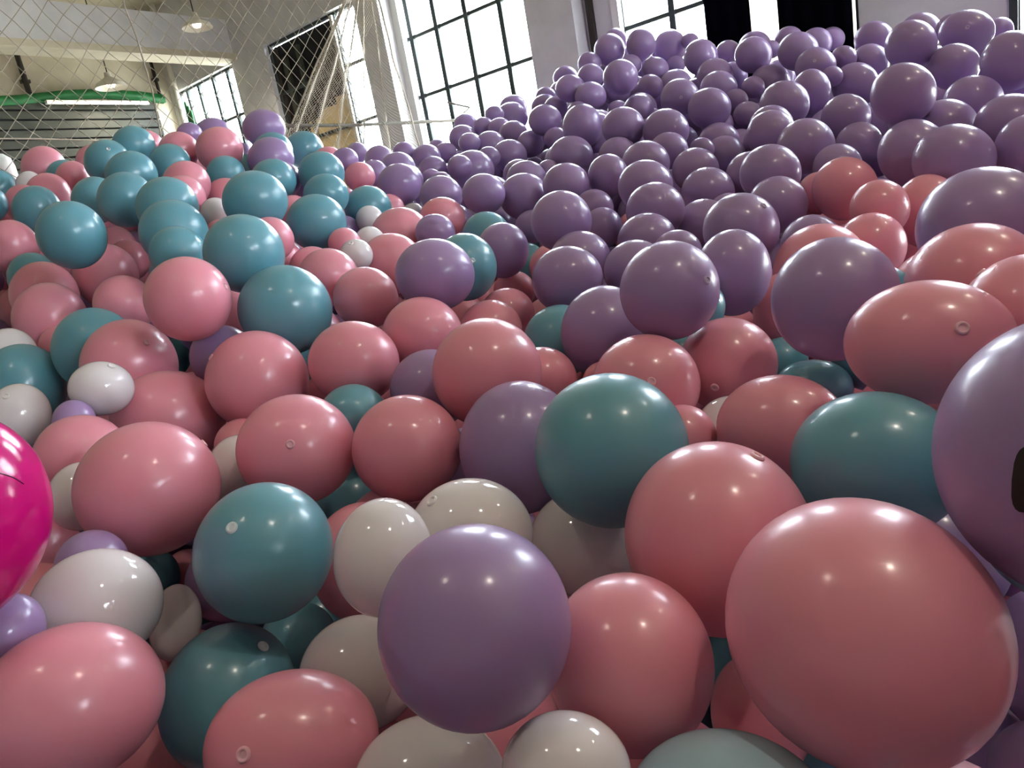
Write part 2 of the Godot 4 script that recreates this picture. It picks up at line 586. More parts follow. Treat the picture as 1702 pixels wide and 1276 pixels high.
func sphere(seg: int, warp: Callable) -> ArrayMesh:
	# closed ball surface, each point of the unit sphere sent through warp
	var st := tool()
	var rows := seg / 2
	for i in rows + 1:
		for k in seg + 1:
			var a := PI * i / rows
			var b := TAU * k / seg
			var n := Vector3(sin(a) * cos(b), cos(a), sin(a) * sin(b))
			st.set_smooth_group(0)
			st.set_uv(Vector2(float(k) / seg, float(i) / rows))
			var q: Array = warp.call(n)
			st.set_normal(q[1])
			st.add_vertex(q[0])
	for i in rows:
		for k in seg:
			var a := i * (seg + 1) + k
			var b := a + seg + 1
			for j in [a, b, a + 1, a + 1, b, b + 1]:
				st.add_index(j)
	return st.commit()

func unit(n: Vector3) -> Array:
	return [n, n]

func frame(az: float, el: float) -> Basis:
	var a := Vector3(cos(deg_to_rad(el)) * cos(deg_to_rad(az)), sin(deg_to_rad(el)), cos(deg_to_rad(el)) * sin(deg_to_rad(az)))
	var b := a.cross(Vector3.UP if absf(a.y) < 0.9 else Vector3.RIGHT).normalized()
	return Basis(a, b, a.cross(b))

func ball(kind: String, x: float, y: float, z: float, r: float, stretch: float, az: float, el: float, label: String, valve := Vector3.ZERO, whole := false) -> Node3D:
	var f := frame(az, el)
	var grow := f * Basis.from_scale(Vector3(r * stretch, r, r))      # sphere -> slightly oval ball
	var name_of: String = KIND[kind][0]
	laid.append(Vector4(x, y, z, r * sqrt(stretch)))
	if valve == Vector3.ZERO and not whole:
		var o := MeshInstance3D.new()
		o.name = numbered(name_of)
		o.mesh = shell_mesh
		o.material_override = paint[kind]
		o.transform = Transform3D(grow, Vector3(x, y, z))
		add_child(o, true)
		tag(o, label, "ball", KIND[kind][1])
		return o
	var root := thing(name_of, label, "ball", Vector3(x, y, z), KIND[kind][1])
	var sym := grow * f.transposed()
	var inv := sym.inverse().transposed()
	var shell := MeshInstance3D.new()
	shell.name = "shell"
	shell.mesh = sphere(96, func(n: Vector3): return dimpled(n, valve, sym, inv))
	shell.material_override = paint[kind]
	root.add_child(shell, true)
	if valve != Vector3.ZERO:
		var up := (inv * valve).normalized()
		var side := up.cross(Vector3(0.3, 0.5, 0.8)).normalized()
		var pl := MeshInstance3D.new()
		pl.name = "valve_plug"
		pl.mesh = plug_mesh
		pl.material_override = paint["plug_" + kind]
		pl.transform = Transform3D(Basis(side, up, side.cross(up)), sym * valve * 0.987)
		pl.set_meta("label", "small round valve plug")
		root.add_child(pl, true)
	return root

func dimpled(n: Vector3, valve: Vector3, sym: Basis, inv: Basis) -> Array:
	var d := 0.0
	if valve != Vector3.ZERO:
		var a := n.angle_to(valve)
		d = 0.022 * exp(-pow(a / 0.11, 2.0))
	return [sym * (n * (1.0 - d)), (inv * n).normalized()]

func deep(kind: String, x: float, y: float, z: float, r: float) -> void:
	under.append([kind, Transform3D(Basis.from_scale(Vector3.ONE * r), Vector3(x, y, z)), true])
	laid.append(Vector4(x, y, z, r))

var under := []
var laid: Array[Vector4] = []    # every ball placed one by one: centre and radius

func make_balls() -> void:
	shell_mesh = sphere(56, unit)
	var st := tool()
	lathe(st, [Vector2(0.0135, -0.004), Vector2(0.0128, 0.002), Vector2(0.011, 0.0045), Vector2(0.009, 0.005), Vector2(0.007, 0.0034), Vector2(0.006, 0.0012), Vector2(0.0, 0.001)], 24)
	plug_mesh = st.commit()
	every_ball()
	# dark mark on the cropped lilac ball, seam on the magenta ball
	add_mark()
	# balls lying deeper, seen only as dark shapes in the gaps
	deep_balls()
	fill_pile()
	var coarse := sphere(18, unit)
	for kind in ["P", "K", "T"]:
		var deep_st := tool()
		for u in under:
			if u[0] == kind:
				deep_st.append_from(shell_mesh if u[2] else coarse, 0, u[1])
		var o := part("deep_" + str(KIND[kind][0]).replace("ball", "balls"), deep_st, kind, self)
		o.set_meta("kind", "stuff")
		tag(o, "%s balls deep in the gaps of the pile and in unseen heaps beside the view" % str(KIND[kind][0]).get_slice("_", 0), "balls")

func fill_pile() -> void:
	# the rest of the heap: close-packed balls below the ones on its surface, down to the floor
	var rng := RandomNumberGenerator.new()
	rng.seed = 11
	var cells := {}
	for p in laid:
		var key := Vector2i(floori(p.x / 0.35), floori(p.z / 0.35))
		if not cells.has(key):
			cells[key] = []
		cells[key].append(p)
	var kinds := ["P", "K", "T", "K"]
	for j in 13:
		for i in 33:
			for k in 32:
				var c := Vector3(-7.0 + 0.3 * i + 0.15 * (j % 2), 0.15 + 0.245 * j, -8.7 + 0.3 * k + 0.15 * (j % 2))
				var below := false
				var free := true
				var cx := floori(c.x / 0.35)
				var cz := floori(c.z / 0.35)
				for a in [-1, 0, 1]:
					for b in [-1, 0, 1]:
						for p in cells.get(Vector2i(cx + a, cz + b), []):
							var d: Vector3 = Vector3(p.x, p.y, p.z) - c
							if d.length() < p.w * 1.12 + 0.16:
								free = false
							if Vector2(d.x, d.z).length() < 0.3 and d.y > 0.3:
								below = true
				# out-of-view heap right of the viewer, raised to keep side-window light off front balls
				var level := 1.35 + 0.45 * smoothstep(0.35, 0.8, c.x) + 0.33 * clampf(-c.z, -0.3, 5.0)
				if c.x > 0.33 and c.y < level and c.y > level - 0.8 and c.z < 1.2 and free:
					below = true
				# unseen balls past the left edge, along the near side of the pit
				var rim := 1.15 - 0.12 * c.x
				if c.x < 0.33 and c.z > 0.45 + 0.286 * c.x and c.y < rim and c.y > rim - 0.9 and free:
					below = true
				if below and free:
					var kind: String = "P" if c.z < -4.5 else kinds[rng.randi() % 4]
					under.append([kind, Transform3D(Basis.from_scale(Vector3.ONE * 0.147), c), false])

func surface_point(root: Node3D, n: Vector3, lift: float) -> Vector3:
	var sym: Basis = root.get_meta("sym")
	return sym * n * (1.0 + lift)

func add_mark() -> void:
	var q := [Vector3(-0.400, 0.375, 0.836), Vector3(-0.239, 0.404, 0.883), Vector3(-0.430, -0.047, 0.901), Vector3(-0.238, 0.011, 0.971)]
	var root: Node3D = special["P"]
	var st := tool()
	for i in 4:
		for k in 20:
			var c := []
			for d in [[0, 0], [1, 0], [1, 1], [0, 1]]:
				var rr: float = (i + d[0]) / 4.0
				var th: float = TAU * (k + d[1]) / 20.0
				var u: float = 0.5 + 0.5 * rr * signf(cos(th)) * pow(absf(cos(th)), 0.6)
				var v: float = 0.5 + 0.5 * rr * signf(sin(th)) * pow(absf(sin(th)), 0.6)
				var p: Vector3 = q[0].lerp(q[1], u).lerp(q[2].lerp(q[3], u), v)
				c.append(surface_point(root, p.normalized(), 0.004))
			for j in [0, 1, 2, 0, 2, 3]:
				st.add_vertex(c[j])
	st.generate_normals()
	part("dark_mark", st, "mark", root).set_meta("label", "dark brown mark on the ball's side")
	q = [Vector3(0.851, 0.470, -0.236), Vector3(0.830, 0.367, -0.420), Vector3(0.805, 0.282, -0.522), Vector3(0.776, 0.166, -0.608)]
	root = special["M"]
	st = tool()
	var pts := []
	for i in 3:
		for k in 6:
			pts.append(surface_point(root, q[i].slerp(q[i + 1], k / 6.0).normalized(), 0.001))
	tube(st, pts, 0.0012, 5)
	part("seam_line", st, "seam", root).set_meta("label", "fine dark seam line")

var special := {}
func odd(kind: String, x: float, y: float, z: float, r: float, stretch: float, az: float, el: float, label: String) -> void:
	var o := ball(kind, x, y, z, r, stretch, az, el, label, Vector3.ZERO, true)
	var f := frame(az, el)
	o.set_meta("sym", f * Basis.from_scale(Vector3(r * stretch, r, r)) * f.transposed())
	special[kind] = o

func every_ball() -> void:
	ball("P", -0.870, 2.675, -6.785, 0.1423, 1.123, 165, 49, "lilac ball on the crest of the right-hand lilac heap, ninety percent across, two down")
	ball("P", -0.646, 2.630, -6.646, 0.1000, 1.129, 166, 53, "lilac ball on the crest of the right-hand lilac heap, ninety-two percent across, three down")
	ball("P", -0.397, 2.627, -7.567, 0.0904, 1.143, 167, 60, "lilac ball on the crest of the right-hand lilac heap, ninety-eight percent across, three down")
	ball("P", -1.260, 2.761, -7.152, 0.1451, 1.118, 164, 43, "lilac ball on the crest of the right-hand lilac heap, eighty-five percent across, four down")
	ball("P", -2.179, 3.082, -8.001, 0.1238, 1.130, 160, 31, "lilac ball on the crest of the right-hand lilac heap, seventy-seven percent across, four down")
	ball("P", -1.864, 3.030, -8.398, 0.1119, 1.123, 162, 36, "lilac ball on the crest of the right-hand lilac heap, eighty-two percent across, five down")
	ball("P", -0.491, 2.501, -5.869, 0.1344, 1.222, 172, 27, "topmost lilac ball of the heap against the pale wall, a swirl valve on it", Vector3(0.141, 0.120, 0.983))
	ball("P", -4.040, 3.571, -7.855, 0.1366, 1.055, 105, 76, "lilac ball on the crest of the right-hand lilac heap, sixty percent across, four down")
	ball("P", -3.631, 3.411, -7.646, 0.1583, 1.062, 116, 74, "lilac ball on the crest of the right-hand lilac heap, sixty-three percent across, six down")
	ball("P", -1.849, 2.940, -7.686, 0.1309, 1.123, 161, 35, "lilac ball on the crest of the right-hand lilac heap, eighty percent across, five down")
	ball("P", -2.513, 3.105, -7.953, 0.1462, 1.133, 158, 27, "lilac ball on the crest of the right-hand lilac heap, seventy-four percent across, five down")
	ball("P", -3.459, 3.363, -8.014, 0.1759, 1.058, 135, 66, "lilac ball on the crest of the right-hand lilac heap, sixty-five percent across, six down")
	ball("P", -3.190, 3.345, -7.934, 0.0837, 1.152, 154, 22, "lilac ball on the crest of the right-hand lilac heap, sixty-seven percent across, five down")
	ball("P", -3.977, 3.448, -7.564, 0.1662, 1.051, 146, 29, "lilac ball in full view above a lilac ball, fifty-nine percent across, six down")
	ball("P", -1.767, 2.781, -6.727, 0.1521, 1.121, 161, 33, "lilac ball partly covered by a lilac ball, seventy-eight percent across, six down")
	ball("P", -2.313, 3.016, -7.822, 0.0853, 1.128, 159, 29, "lilac ball half hidden behind a lilac ball, seventy-six percent across, six down")
	ball("P", -2.698, 2.993, -6.931, 0.1565, 1.060, 147, 55, "lilac ball partly covered by a lilac ball, sixty-eight percent across, seven down")
	ball("P", -2.797, 3.134, -7.966, 0.1123, 1.136, 157, 25, "lilac ball on the crest of the right-hand lilac heap, seventy-one percent across, six down")
	ball("P", -2.193, 2.877, -6.886, 0.1509, 1.100, 157, 34, "lilac ball in full view above a lilac ball, seventy-three percent across, seven down")
	ball("P", -0.218, 2.211, -5.044, 0.1410, 1.147, 170, 66, "lilac ball in full view above a lilac ball, ninety-eight percent across, eight down")
	ball("P", -0.531, 2.284, -5.524, 0.1326, 1.127, 171, 42, "lilac ball partly covered by a lilac ball, ninety-three percent across, eight down")
	ball("P", -1.257, 2.564, -6.905, 0.1433, 1.108, 164, 45, "lilac ball partly covered by a lilac ball, eighty-five percent across, seven down")
	ball("P", -1.412, 2.633, -6.713, 0.0942, 1.111, 163, 40, "lilac ball partly covered by a lilac ball, eighty-two percent across, seven down")
	ball("P", -1.587, 2.600, -6.522, 0.1472, 1.109, 162, 36, "lilac ball partly covered by a lilac ball, eighty percent across, eight down", Vector3(0.221, 0.219, 0.950))
	ball("P", -0.766, 2.476, -5.545, 0.1438, 1.116, 164, 53, "lilac ball in full view above a lilac ball, eighty-nine percent across, six down")
	ball("P", -4.112, 3.329, -7.318, 0.1151, 1.155, 148, 15, "lilac ball on the crest of the right-hand lilac heap, fifty-seven percent across, eight down")
	ball("P", -3.347, 3.142, -7.864, 0.0917, 1.140, 154, 21, "lilac ball partly covered by a lilac ball, sixty-six percent across, eight down")
	ball("P", -3.687, 3.209, -7.452, 0.1046, 1.148, 151, 18, "lilac ball half hidden behind a lilac ball, sixty-two percent across, eight down")
	ball("P", -3.460, 3.107, -7.564, 0.1269, 1.141, 153, 19, "lilac ball partly covered by a lilac ball, sixty-four percent across, nine down")
	ball("P", -2.517, 2.779, -6.761, 0.1466, 1.125, 156, 24, "lilac ball half hidden behind a lilac ball, seventy percent across, nine down")
	ball("P", -1.312, 2.394, -6.585, 0.1659, 1.098, 165, 45, "lilac ball partly covered by a lilac ball, eighty-four percent across, ten down")
	ball("P", -4.017, 3.167, -7.136, 0.1249, 1.147, 148, 15, "lilac ball partly covered by a lilac ball, fifty-eight percent across, nine down")
	ball("P", -4.731, 3.350, -7.788, 0.1335, 1.149, 147, 13, "lilac ball on the crest of the right-hand lilac heap, fifty-five percent across, nine down")
	ball("P", -1.431, 2.484, -6.371, 0.0754, 1.103, 163, 40, "lilac ball partly covered by a lilac ball, eighty-one percent across, ten down")
	ball("P", -2.038, 2.587, -6.796, 0.1622, 1.108, 160, 31, "lilac ball half hidden behind a lilac ball, seventy-five percent across, ten down")
	ball("P", -3.229, 2.895, -7.518, 0.1535, 1.128, 154, 21, "lilac ball half hidden behind a lilac ball, sixty-six percent across, ten down")
	ball("P", -1.485, 2.372, -5.922, 0.1391, 1.165, 136, 81, "lilac ball partly covered by a lilac ball, eighty percent across, eleven down")
	ball("P", -2.401, 2.630, -6.505, 0.1470, 1.116, 157, 25, "lilac ball partly covered by a lilac ball, seventy percent across, eleven down")
	ball("P", -4.674, 3.165, -7.565, 0.1319, 1.140, 146, 13, "lilac ball showing only a sliver behind a lilac ball, fifty-four percent across, eleven down")
	ball("P", -2.107, 2.569, -6.532, 0.0908, 1.109, 159, 29, "lilac ball in full view above a lilac ball, seventy-four percent across, eleven down")
	ball("P", -4.148, 3.064, -6.893, 0.1415, 1.142, 147, 14, "lilac ball partly covered by a lilac ball, fifty-five percent across, eleven down")
	ball("P", -3.411, 2.908, -7.273, 0.1247, 1.131, 152, 19, "lilac ball in full view above a lilac ball, sixty-three percent across, eleven down")
	ball("P", -0.378, 2.036, -4.813, 0.1297, 1.133, 174, 35, "lilac ball partly covered by a lilac ball, ninety-five percent across, twelve down")
	ball("P", -3.159, 2.904, -6.149, 0.1502, 1.072, 149, 24, "lilac ball in full view above a lilac ball, sixty-one percent across, ten down")
	ball("P", -2.522, 2.579, -5.927, 0.1442, 1.119, 155, 22, "lilac ball partly covered by a lilac ball, sixty-six percent across, twelve down", Vector3(0.430, -0.140, 0.892))
	ball("P", -1.532, 2.286, -5.387, 0.1569, 1.094, 161, 35, "lilac ball partly covered by a lilac ball, seventy-seven percent across, thirteen down")
	ball("P", -3.876, 2.916, -6.819, 0.1467, 1.135, 148, 15, "lilac ball partly covered by a lilac ball, fifty-eight percent across, twelve down")
	ball("P", -4.742, 3.126, -7.311, 0.1084, 1.139, 145, 12, "lilac ball on the crest of the right-hand lilac heap, fifty-three percent across, twelve down")
	ball("P", -2.215, 2.486, -6.387, 0.0935, 1.105, 158, 28, "lilac ball partly covered by a lilac ball, seventy-two percent across, thirteen down")
	ball("P", -2.218, 2.418, -5.765, 0.1550, 1.106, 157, 25, "lilac ball in full view above a lilac ball, sixty-nine percent across, fourteen down")
	ball("P", -3.441, 2.706, -7.057, 0.1493, 1.121, 152, 19, "lilac ball partly covered by a lilac ball, sixty-three percent across, thirteen down")
	ball("P", -0.191, 1.872, -4.329, 0.1430, 1.111, 178, 43, "lilac ball partly covered by a lilac ball, ninety-eight percent across, fifteen down")
	ball("P", -4.638, 2.982, -7.102, 0.1430, 1.133, 145, 12, "lilac ball half hidden behind a lilac ball, fifty-three percent across, thirteen down")
	ball("P", -5.243, 3.117, -7.324, 0.1489, 1.133, 143, 10, "lilac ball on the crest of the right-hand lilac heap, fifty percent across, thirteen down")
	ball("P", -4.398, 2.926, -6.951, 0.1208, 1.132, 146, 13, "lilac ball partly covered by a lilac ball, fifty-four percent across, fourteen down")
	ball("P", -1.103, 2.104, -5.202, 0.1442, 1.085, 166, 47, "lilac ball partly covered by a lilac ball, eighty-three percent across, fifteen down")
	ball("P", -0.475, 1.924, -4.465, 0.1369, 1.126, 174, 33, "lilac ball half hidden behind a lilac ball, ninety-three percent across, fifteen down")
	ball("P", -3.580, 2.714, -6.822, 0.0957, 1.123, 150, 17, "lilac ball on the crest of the right-hand lilac heap, sixty percent across, fourteen down")
	ball("P", -3.918, 2.779, -6.593, 0.0962, 1.128, 148, 14, "lilac ball showing only a sliver behind a lilac ball, fifty-six percent across, fourteen down")
	ball("P", -0.636, 2.123, -4.289, 0.1446, 1.101, 168, 53, "lilac ball in full view standing proud on the right part of the lilac heap")
	ball("P", -2.091, 2.333, -6.279, 0.1124, 1.095, 159, 30, "lilac ball partly covered by a lilac ball, seventy-three percent across, fifteen down")
	ball("P", -5.085, 2.973, -7.047, 0.1700, 1.128, 143, 10, "lilac ball partly covered by a lilac ball, fifty percent across, fifteen down")
	ball("P", -4.062, 2.724, -6.178, 0.1501, 1.126, 145, 12, "lilac ball in full view above a lilac ball, fifty-three percent across, fifteen down")
	ball("P", -3.266, 2.576, -6.928, 0.0867, 1.114, 153, 20, "lilac ball showing only a sliver behind a lilac ball, sixty-three percent across, fourteen down")
	ball("P", -1.548, 2.147, -5.102, 0.1352, 1.085, 161, 34, "lilac ball showing only a sliver behind a lilac ball, seventy-five percent across, fourteen down")
	ball("P", -5.118, 3.012, -6.764, 0.0981, 1.129, 142, 9, "lilac ball on the crest of the right-hand lilac heap, forty-eight percent across, fifteen down")
	ball("P", -3.343, 2.605, -6.766, 0.0803, 1.117, 152, 18, "lilac ball half hidden behind a lilac ball, sixty-three percent across, fifteen down")
	ball("P", -1.466, 2.086, -4.818, 0.1457, 1.081, 162, 35, "lilac ball partly covered by a lilac ball, seventy-five percent across, seventeen down")
	ball("P", -0.945, 1.810, -5.278, 0.1078, 1.080, 172, 60, "lilac ball showing only a sliver behind a pink ball, eighty-six percent across, twenty-two down")
	ball("P", -2.646, 2.375, -5.086, 0.1484, 1.113, 151, 17, "lilac ball partly covered by a lilac ball, sixty-one percent across, sixteen down")
	ball("P", -5.625, 3.008, -6.832, 0.1289, 1.122, 140, 7, "lilac ball on the crest of the right-hand lilac heap, forty-five percent across, sixteen down")
	ball("P", -2.330, 2.281, -5.147, 0.1569, 1.103, 154, 21, "lilac ball partly covered by a lilac ball, sixty-five percent across, sixteen down")
	ball("P", -3.114, 2.476, -5.275, 0.1637, 1.087, 28, 84, "lilac ball partly covered by a lilac ball, fifty-seven percent across, sixteen down")
	ball("P", -5.169, 2.887, -6.589, 0.1101, 1.122, 141, 8, "lilac ball partly covered by a lilac ball, forty-seven percent across, sixteen down")
	ball("P", -4.931, 2.821, -6.565, 0.1171, 1.122, 142, 9, "lilac ball half hidden behind a lilac ball, forty-eight percent across, sixteen down")
	ball("P", -1.216, 1.968, -4.642, 0.1580, 1.073, 165, 43, "lilac ball partly covered by a lilac ball, seventy-nine percent across, eighteen down")
	ball("P", -5.624, 2.959, -3.501, 0.1494, 1.077, -54, 23, "lilac ball on the crest of the left heap, twenty-one percent across, sixteen down")
	ball("P", -4.685, 2.709, -6.467, 0.1437, 1.119, 143, 10, "lilac ball partly covered by a lilac ball, fifty percent across, seventeen down")
	ball("P", -0.987, 1.918, -4.968, 0.1319, 1.078, 168, 54, "lilac ball partly covered by a lilac ball, eighty-four percent across, eighteen down")
	ball("K", -5.466, 2.863, -2.820, 0.1261, 1.082, -55, 39, "pink ball on the crest of the left heap, fifteen percent across, eighteen down")
	ball("P", -5.547, 2.960, -3.246, 0.0977, 1.078, -55, 28, "lilac ball on the crest of the left heap, nineteen percent across, seventeen down")
	ball("P", -2.114, 2.141, -5.624, 0.1459, 1.086, 158, 27, "lilac ball half hidden behind a lilac ball, seventy percent across, seventeen down")
	ball("P", -5.333, 2.809, -6.382, 0.1407, 1.115, 139, 7, "lilac ball partly covered by a lilac ball, forty-five percent across, seventeen down")
	ball("P", -0.587, 1.828, -4.163, 0.1533, 1.094, 174, 65, "lilac ball partly covered by a lilac ball, eighty-eight percent across, nineteen down")
	ball("P", -0.386, 1.770, -3.899, 0.1555, 1.104, 176, 35, "lilac ball partly covered by a lilac ball, ninety-three percent across, twenty down")
	ball("P", -3.898, 2.515, -6.074, 0.1087, 1.115, 146, 13, "lilac ball partly covered by a lilac ball, fifty-four percent across, eighteen down")
	ball("T", -5.256, 2.836, -2.626, 0.1394, 1.087, -55, 41, "teal ball on the crest of the left heap, thirteen percent across, eighteen down")
	ball("P", -4.310, 2.544, -6.214, 0.1354, 1.035, 144, 14, "lilac ball partly covered by a lilac ball, fifty-two percent across, nineteen down")
	ball("T", -5.374, 2.775, -4.198, 0.1613, 1.078, -51, 9, "teal ball on the crest of the left heap, thirty percent across, nineteen down")
	ball("P", -4.800, 2.626, -6.175, 0.1507, 1.113, 141, 9, "lilac ball half hidden behind a lilac ball, forty-eight percent across, eighteen down")
	ball("K", -5.136, 2.770, -2.888, 0.1363, 1.074, -55, 33, "pink ball half hidden behind a teal ball, eighteen percent across, nineteen down")
	ball("P", -0.108, 1.760, -4.056, 0.1337, 1.157, -174, 75, "lilac ball partly covered by a lilac ball, ninety-nine percent across, nineteen down")
	ball("P", -2.216, 2.124, -4.905, 0.1285, 1.092, 155, 22, "lilac ball partly covered by a lilac ball, sixty-six percent across, nineteen down")
	ball("K", -6.227, 2.905, -2.750, 0.1246, 1.103, -56, 50, "pink ball on the crest of the left heap, eight percent across, twenty down")
	ball("K", -4.812, 2.714, -3.016, 0.1567, 1.071, -54, 23, "pink ball partly covered by a teal ball, twenty-one percent across, nineteen down")
	ball("P", -4.857, 2.672, -5.907, 0.1046, 1.113, 140, 8, "lilac ball in full view above a lilac ball, forty-six percent across, eighteen down")
	ball("P", -4.929, 2.879, -3.518, 0.1417, 1.160, -54, 1, "lilac ball on the very top of the left heap, in front of the netting")
	ball("T", -4.732, 2.672, -3.407, 0.1375, 1.076, -53, 13, "teal ball showing only a sliver behind a lilac ball, twenty-seven percent across, eighteen down")
	ball("P", -3.099, 2.242, -5.008, 0.1643, 1.105, 147, 14, "lilac ball partly covered by a lilac ball, fifty-six percent across, twenty down")
	ball("P", -1.987, 2.025, -5.372, 0.1423, 1.079, 159, 28, "lilac ball partly covered by a lilac ball, seventy-one percent across, nineteen down")
	ball("P", -1.501, 1.858, -4.459, 0.1405, 1.065, 162, 34, "lilac ball showing only a sliver behind a lilac ball, seventy-two percent across, twenty-two down")
	ball("P", -2.602, 2.168, -4.863, 0.1321, 1.100, 151, 17, "lilac ball half hidden behind a lilac ball, sixty percent across, nineteen down")
	ball("K", -5.111, 2.624, -4.226, 0.1253, 1.082, -50, 5, "pink ball on the crest of the left heap, thirty-two percent across, nineteen down")
	ball("P", -2.072, 2.094, -5.153, 0.0852, 1.086, 157, 25, "lilac ball half hidden behind a lilac ball, sixty-nine percent across, nineteen down")
	ball("P", -5.787, 2.772, -6.433, 0.1121, 1.107, 137, 5, "lilac ball on the crest of the right-hand lilac heap, forty-three percent across, eighteen down")
	ball("P", -4.345, 2.448, -5.871, 0.1582, 1.108, 143, 10, "lilac ball partly covered by a lilac ball, fifty percent across, twenty down")
	ball("P", -2.264, 2.059, -4.610, 0.1531, 1.091, 153, 19, "lilac ball half hidden behind a lilac ball, sixty-three percent across, twenty down")
	ball("P", -5.583, 2.722, -5.664, 0.1174, 1.101, 135, 3, "lilac ball on the crest of the right-hand lilac heap, thirty-nine percent across, nineteen down")
	ball("P", -5.935, 2.808, -5.316, 0.1075, 1.092, -48, 1, "lilac ball on the crest of the right-hand lilac heap, thirty-five percent across, nineteen down")
	ball("P", -5.427, 2.670, -6.155, 0.1158, 1.106, 138, 6, "lilac ball partly covered by a lilac ball, forty-four percent across, twenty down")
	ball("T", -4.951, 2.658, -2.694, 0.1321, 1.072, -56, 37, "teal ball partly covered by a pink ball, sixteen percent across, twenty down")
	ball("P", -1.008, 1.813, -4.471, 0.1296, 1.068, 169, 53, "lilac ball half hidden behind a pink ball, eighty-one percent across, twenty down")
	ball("P", -5.328, 2.622, -5.723, 0.1395, 1.102, 137, 5, "lilac ball partly covered by a lilac ball, forty-one percent across, twenty down")
	ball("P", -1.234, 1.851, -3.978, 0.1521, 1.063, 163, 38, "lilac ball partly covered by a lilac ball, seventy-five percent across, twenty-one down")
	ball("T", -5.147, 2.723, -2.363, 0.1404, 1.096, -56, 48, "teal ball with a white valve dot near its top, on the left heap's crest", Vector3(0.874, 0.431, 0.225))
	ball("P", -5.293, 2.636, -5.009, 0.1316, 1.093, 133, 1, "lilac ball on the crest of the right-hand lilac heap, thirty-seven percent across, twenty down")
	ball("K", -6.510, 2.919, -2.480, 0.1588, 1.132, -57, 56, "pink ball standing alone against the roller shutter, at the far left")
	ball("P", -4.388, 2.453, -5.588, 0.1036, 1.107, 141, 9, "lilac ball partly covered by a lilac ball, forty-eight percent across, twenty down")
	ball("P", -4.868, 2.587, -4.206, 0.1057, 1.086, -49, 3, "lilac ball partly covered by a pink ball, thirty-four percent across, twenty down")
	ball("P", -1.907, 1.952, -4.601, 0.1431, 1.077, 157, 25, "lilac ball partly covered by a lilac ball, sixty-eight percent across, twenty-one down")
	ball("P", -4.511, 2.581, -3.214, 0.1527, 1.072, -53, 14, "lilac ball stacked just under the topmost ball of the left heap")
	ball("P", -4.207, 2.327, -5.091, 0.1794, 1.100, 140, 8, "lilac ball half hidden behind a lilac ball, forty-seven percent across, twenty-one down")
	ball("T", -4.760, 2.564, -2.309, 0.1521, 1.084, -56, 47, "teal ball half hidden behind a teal ball, thirteen percent across, twenty-one down")
	ball("T", -4.041, 2.394, -3.255, 0.1478, 1.075, -51, 6, "teal ball partly covered by a teal ball, thirty-one percent across, twenty-two down")
	ball("P", -4.911, 2.485, -4.857, 0.1519, 1.092, 134, 2, "lilac ball half hidden behind a lilac ball, thirty-nine percent across, twenty-one down")
	ball("P", -2.418, 2.023, -4.340, 0.1377, 1.044, 137, 84, "lilac ball partly covered by a lilac ball, fifty-nine percent across, twenty-three down")
	ball("K", -1.057, 1.698, -4.242, 0.1127, 1.058, 170, 53, "pink ball half hidden behind a lilac ball, seventy-nine percent across, twenty-five down")
	ball("P", -4.113, 2.361, -4.809, 0.0999, 1.101, 139, 7, "lilac ball in full view above a lilac ball, forty-five percent across, twenty-two down")
	ball("P", -4.416, 2.341, -6.375, 0.0874, 1.104, 145, 12, "lilac ball half hidden behind a lilac ball, fifty-two percent across, twenty-one down")
	ball("T", -4.621, 2.514, -2.894, 0.1249, 1.062, -55, 25, "teal ball partly covered by a pink ball, twenty-two percent across, twenty-two down")
	ball("P", -4.297, 2.402, -3.110, 0.1262, 1.064, -53, 13, "lilac ball showing only a sliver behind a teal ball, twenty-nine percent across, twenty-three down")
	ball("P", -5.122, 2.464, -5.563, 0.1420, 1.097, 137, 5, "lilac ball partly covered by a lilac ball, forty-two percent across, twenty-one down")
	ball("P", -3.175, 2.168, -4.765, 0.0799, 1.101, 146, 12, "lilac ball half hidden behind a lilac ball, fifty-three percent across, twenty-one down")
	ball("T", -4.104, 2.381, -2.900, 0.1406, 1.063, -53, 15, "teal ball half hidden behind a teal ball, twenty-seven percent across, twenty-two down")
	ball("P", -3.731, 2.207, -5.134, 0.1298, 1.100, 143, 11, "lilac ball showing only a sliver behind a lilac ball, fifty percent across, twenty-two down")
	ball("T", -6.225, 2.789, -2.495, 0.1313, 1.119, -57, 56, "teal ball showing only a sliver behind a pink ball, five percent across, twenty-two down")
	ball("P", -4.933, 2.468, -4.565, 0.1174, 1.086, 133, 0, "lilac ball half hidden behind a pink ball, thirty-seven percent across, twenty-two down")
	ball("P", -1.903, 1.909, -3.835, 0.1475, 1.081, 154, 19, "lilac ball partly covered by a lilac ball, sixty-three percent across, twenty-three down")
	ball("K", -0.833, 1.720, -3.813, 0.1464, 1.064, 172, 58, "pink ball partly covered by a pink ball, eighty-two percent across, twenty-four down")
	ball("K", -5.973, 2.755, -2.452, 0.1141, 1.115, -57, 55, "pink ball partly covered by a teal ball, seven percent across, twenty-two down")
	ball("K", -4.437, 2.445, -2.483, 0.1427, 1.064, -56, 37, "pink ball half hidden behind a pink ball, nineteen percent across, twenty-three down")
	ball("K", -4.694, 2.420, -4.175, 0.1212, 1.081, -48, 1, "pink ball in full view above a teal ball, thirty-five percent across, twenty-three down")
	ball("P", -3.234, 2.121, -4.532, 0.1439, 1.097, 144, 11, "lilac ball half hidden behind a lilac ball, fifty-one percent across, twenty-two down")
	ball("P", -2.609, 2.009, -4.102, 0.1461, 1.093, 147, 14, "lilac ball partly covered by a lilac ball, fifty-five percent across, twenty-three down")
	ball("P", -4.674, 2.347, -4.708, 0.1349, 1.088, 135, 3, "lilac ball showing only a sliver behind a lilac ball, forty-one percent across, twenty-three down")
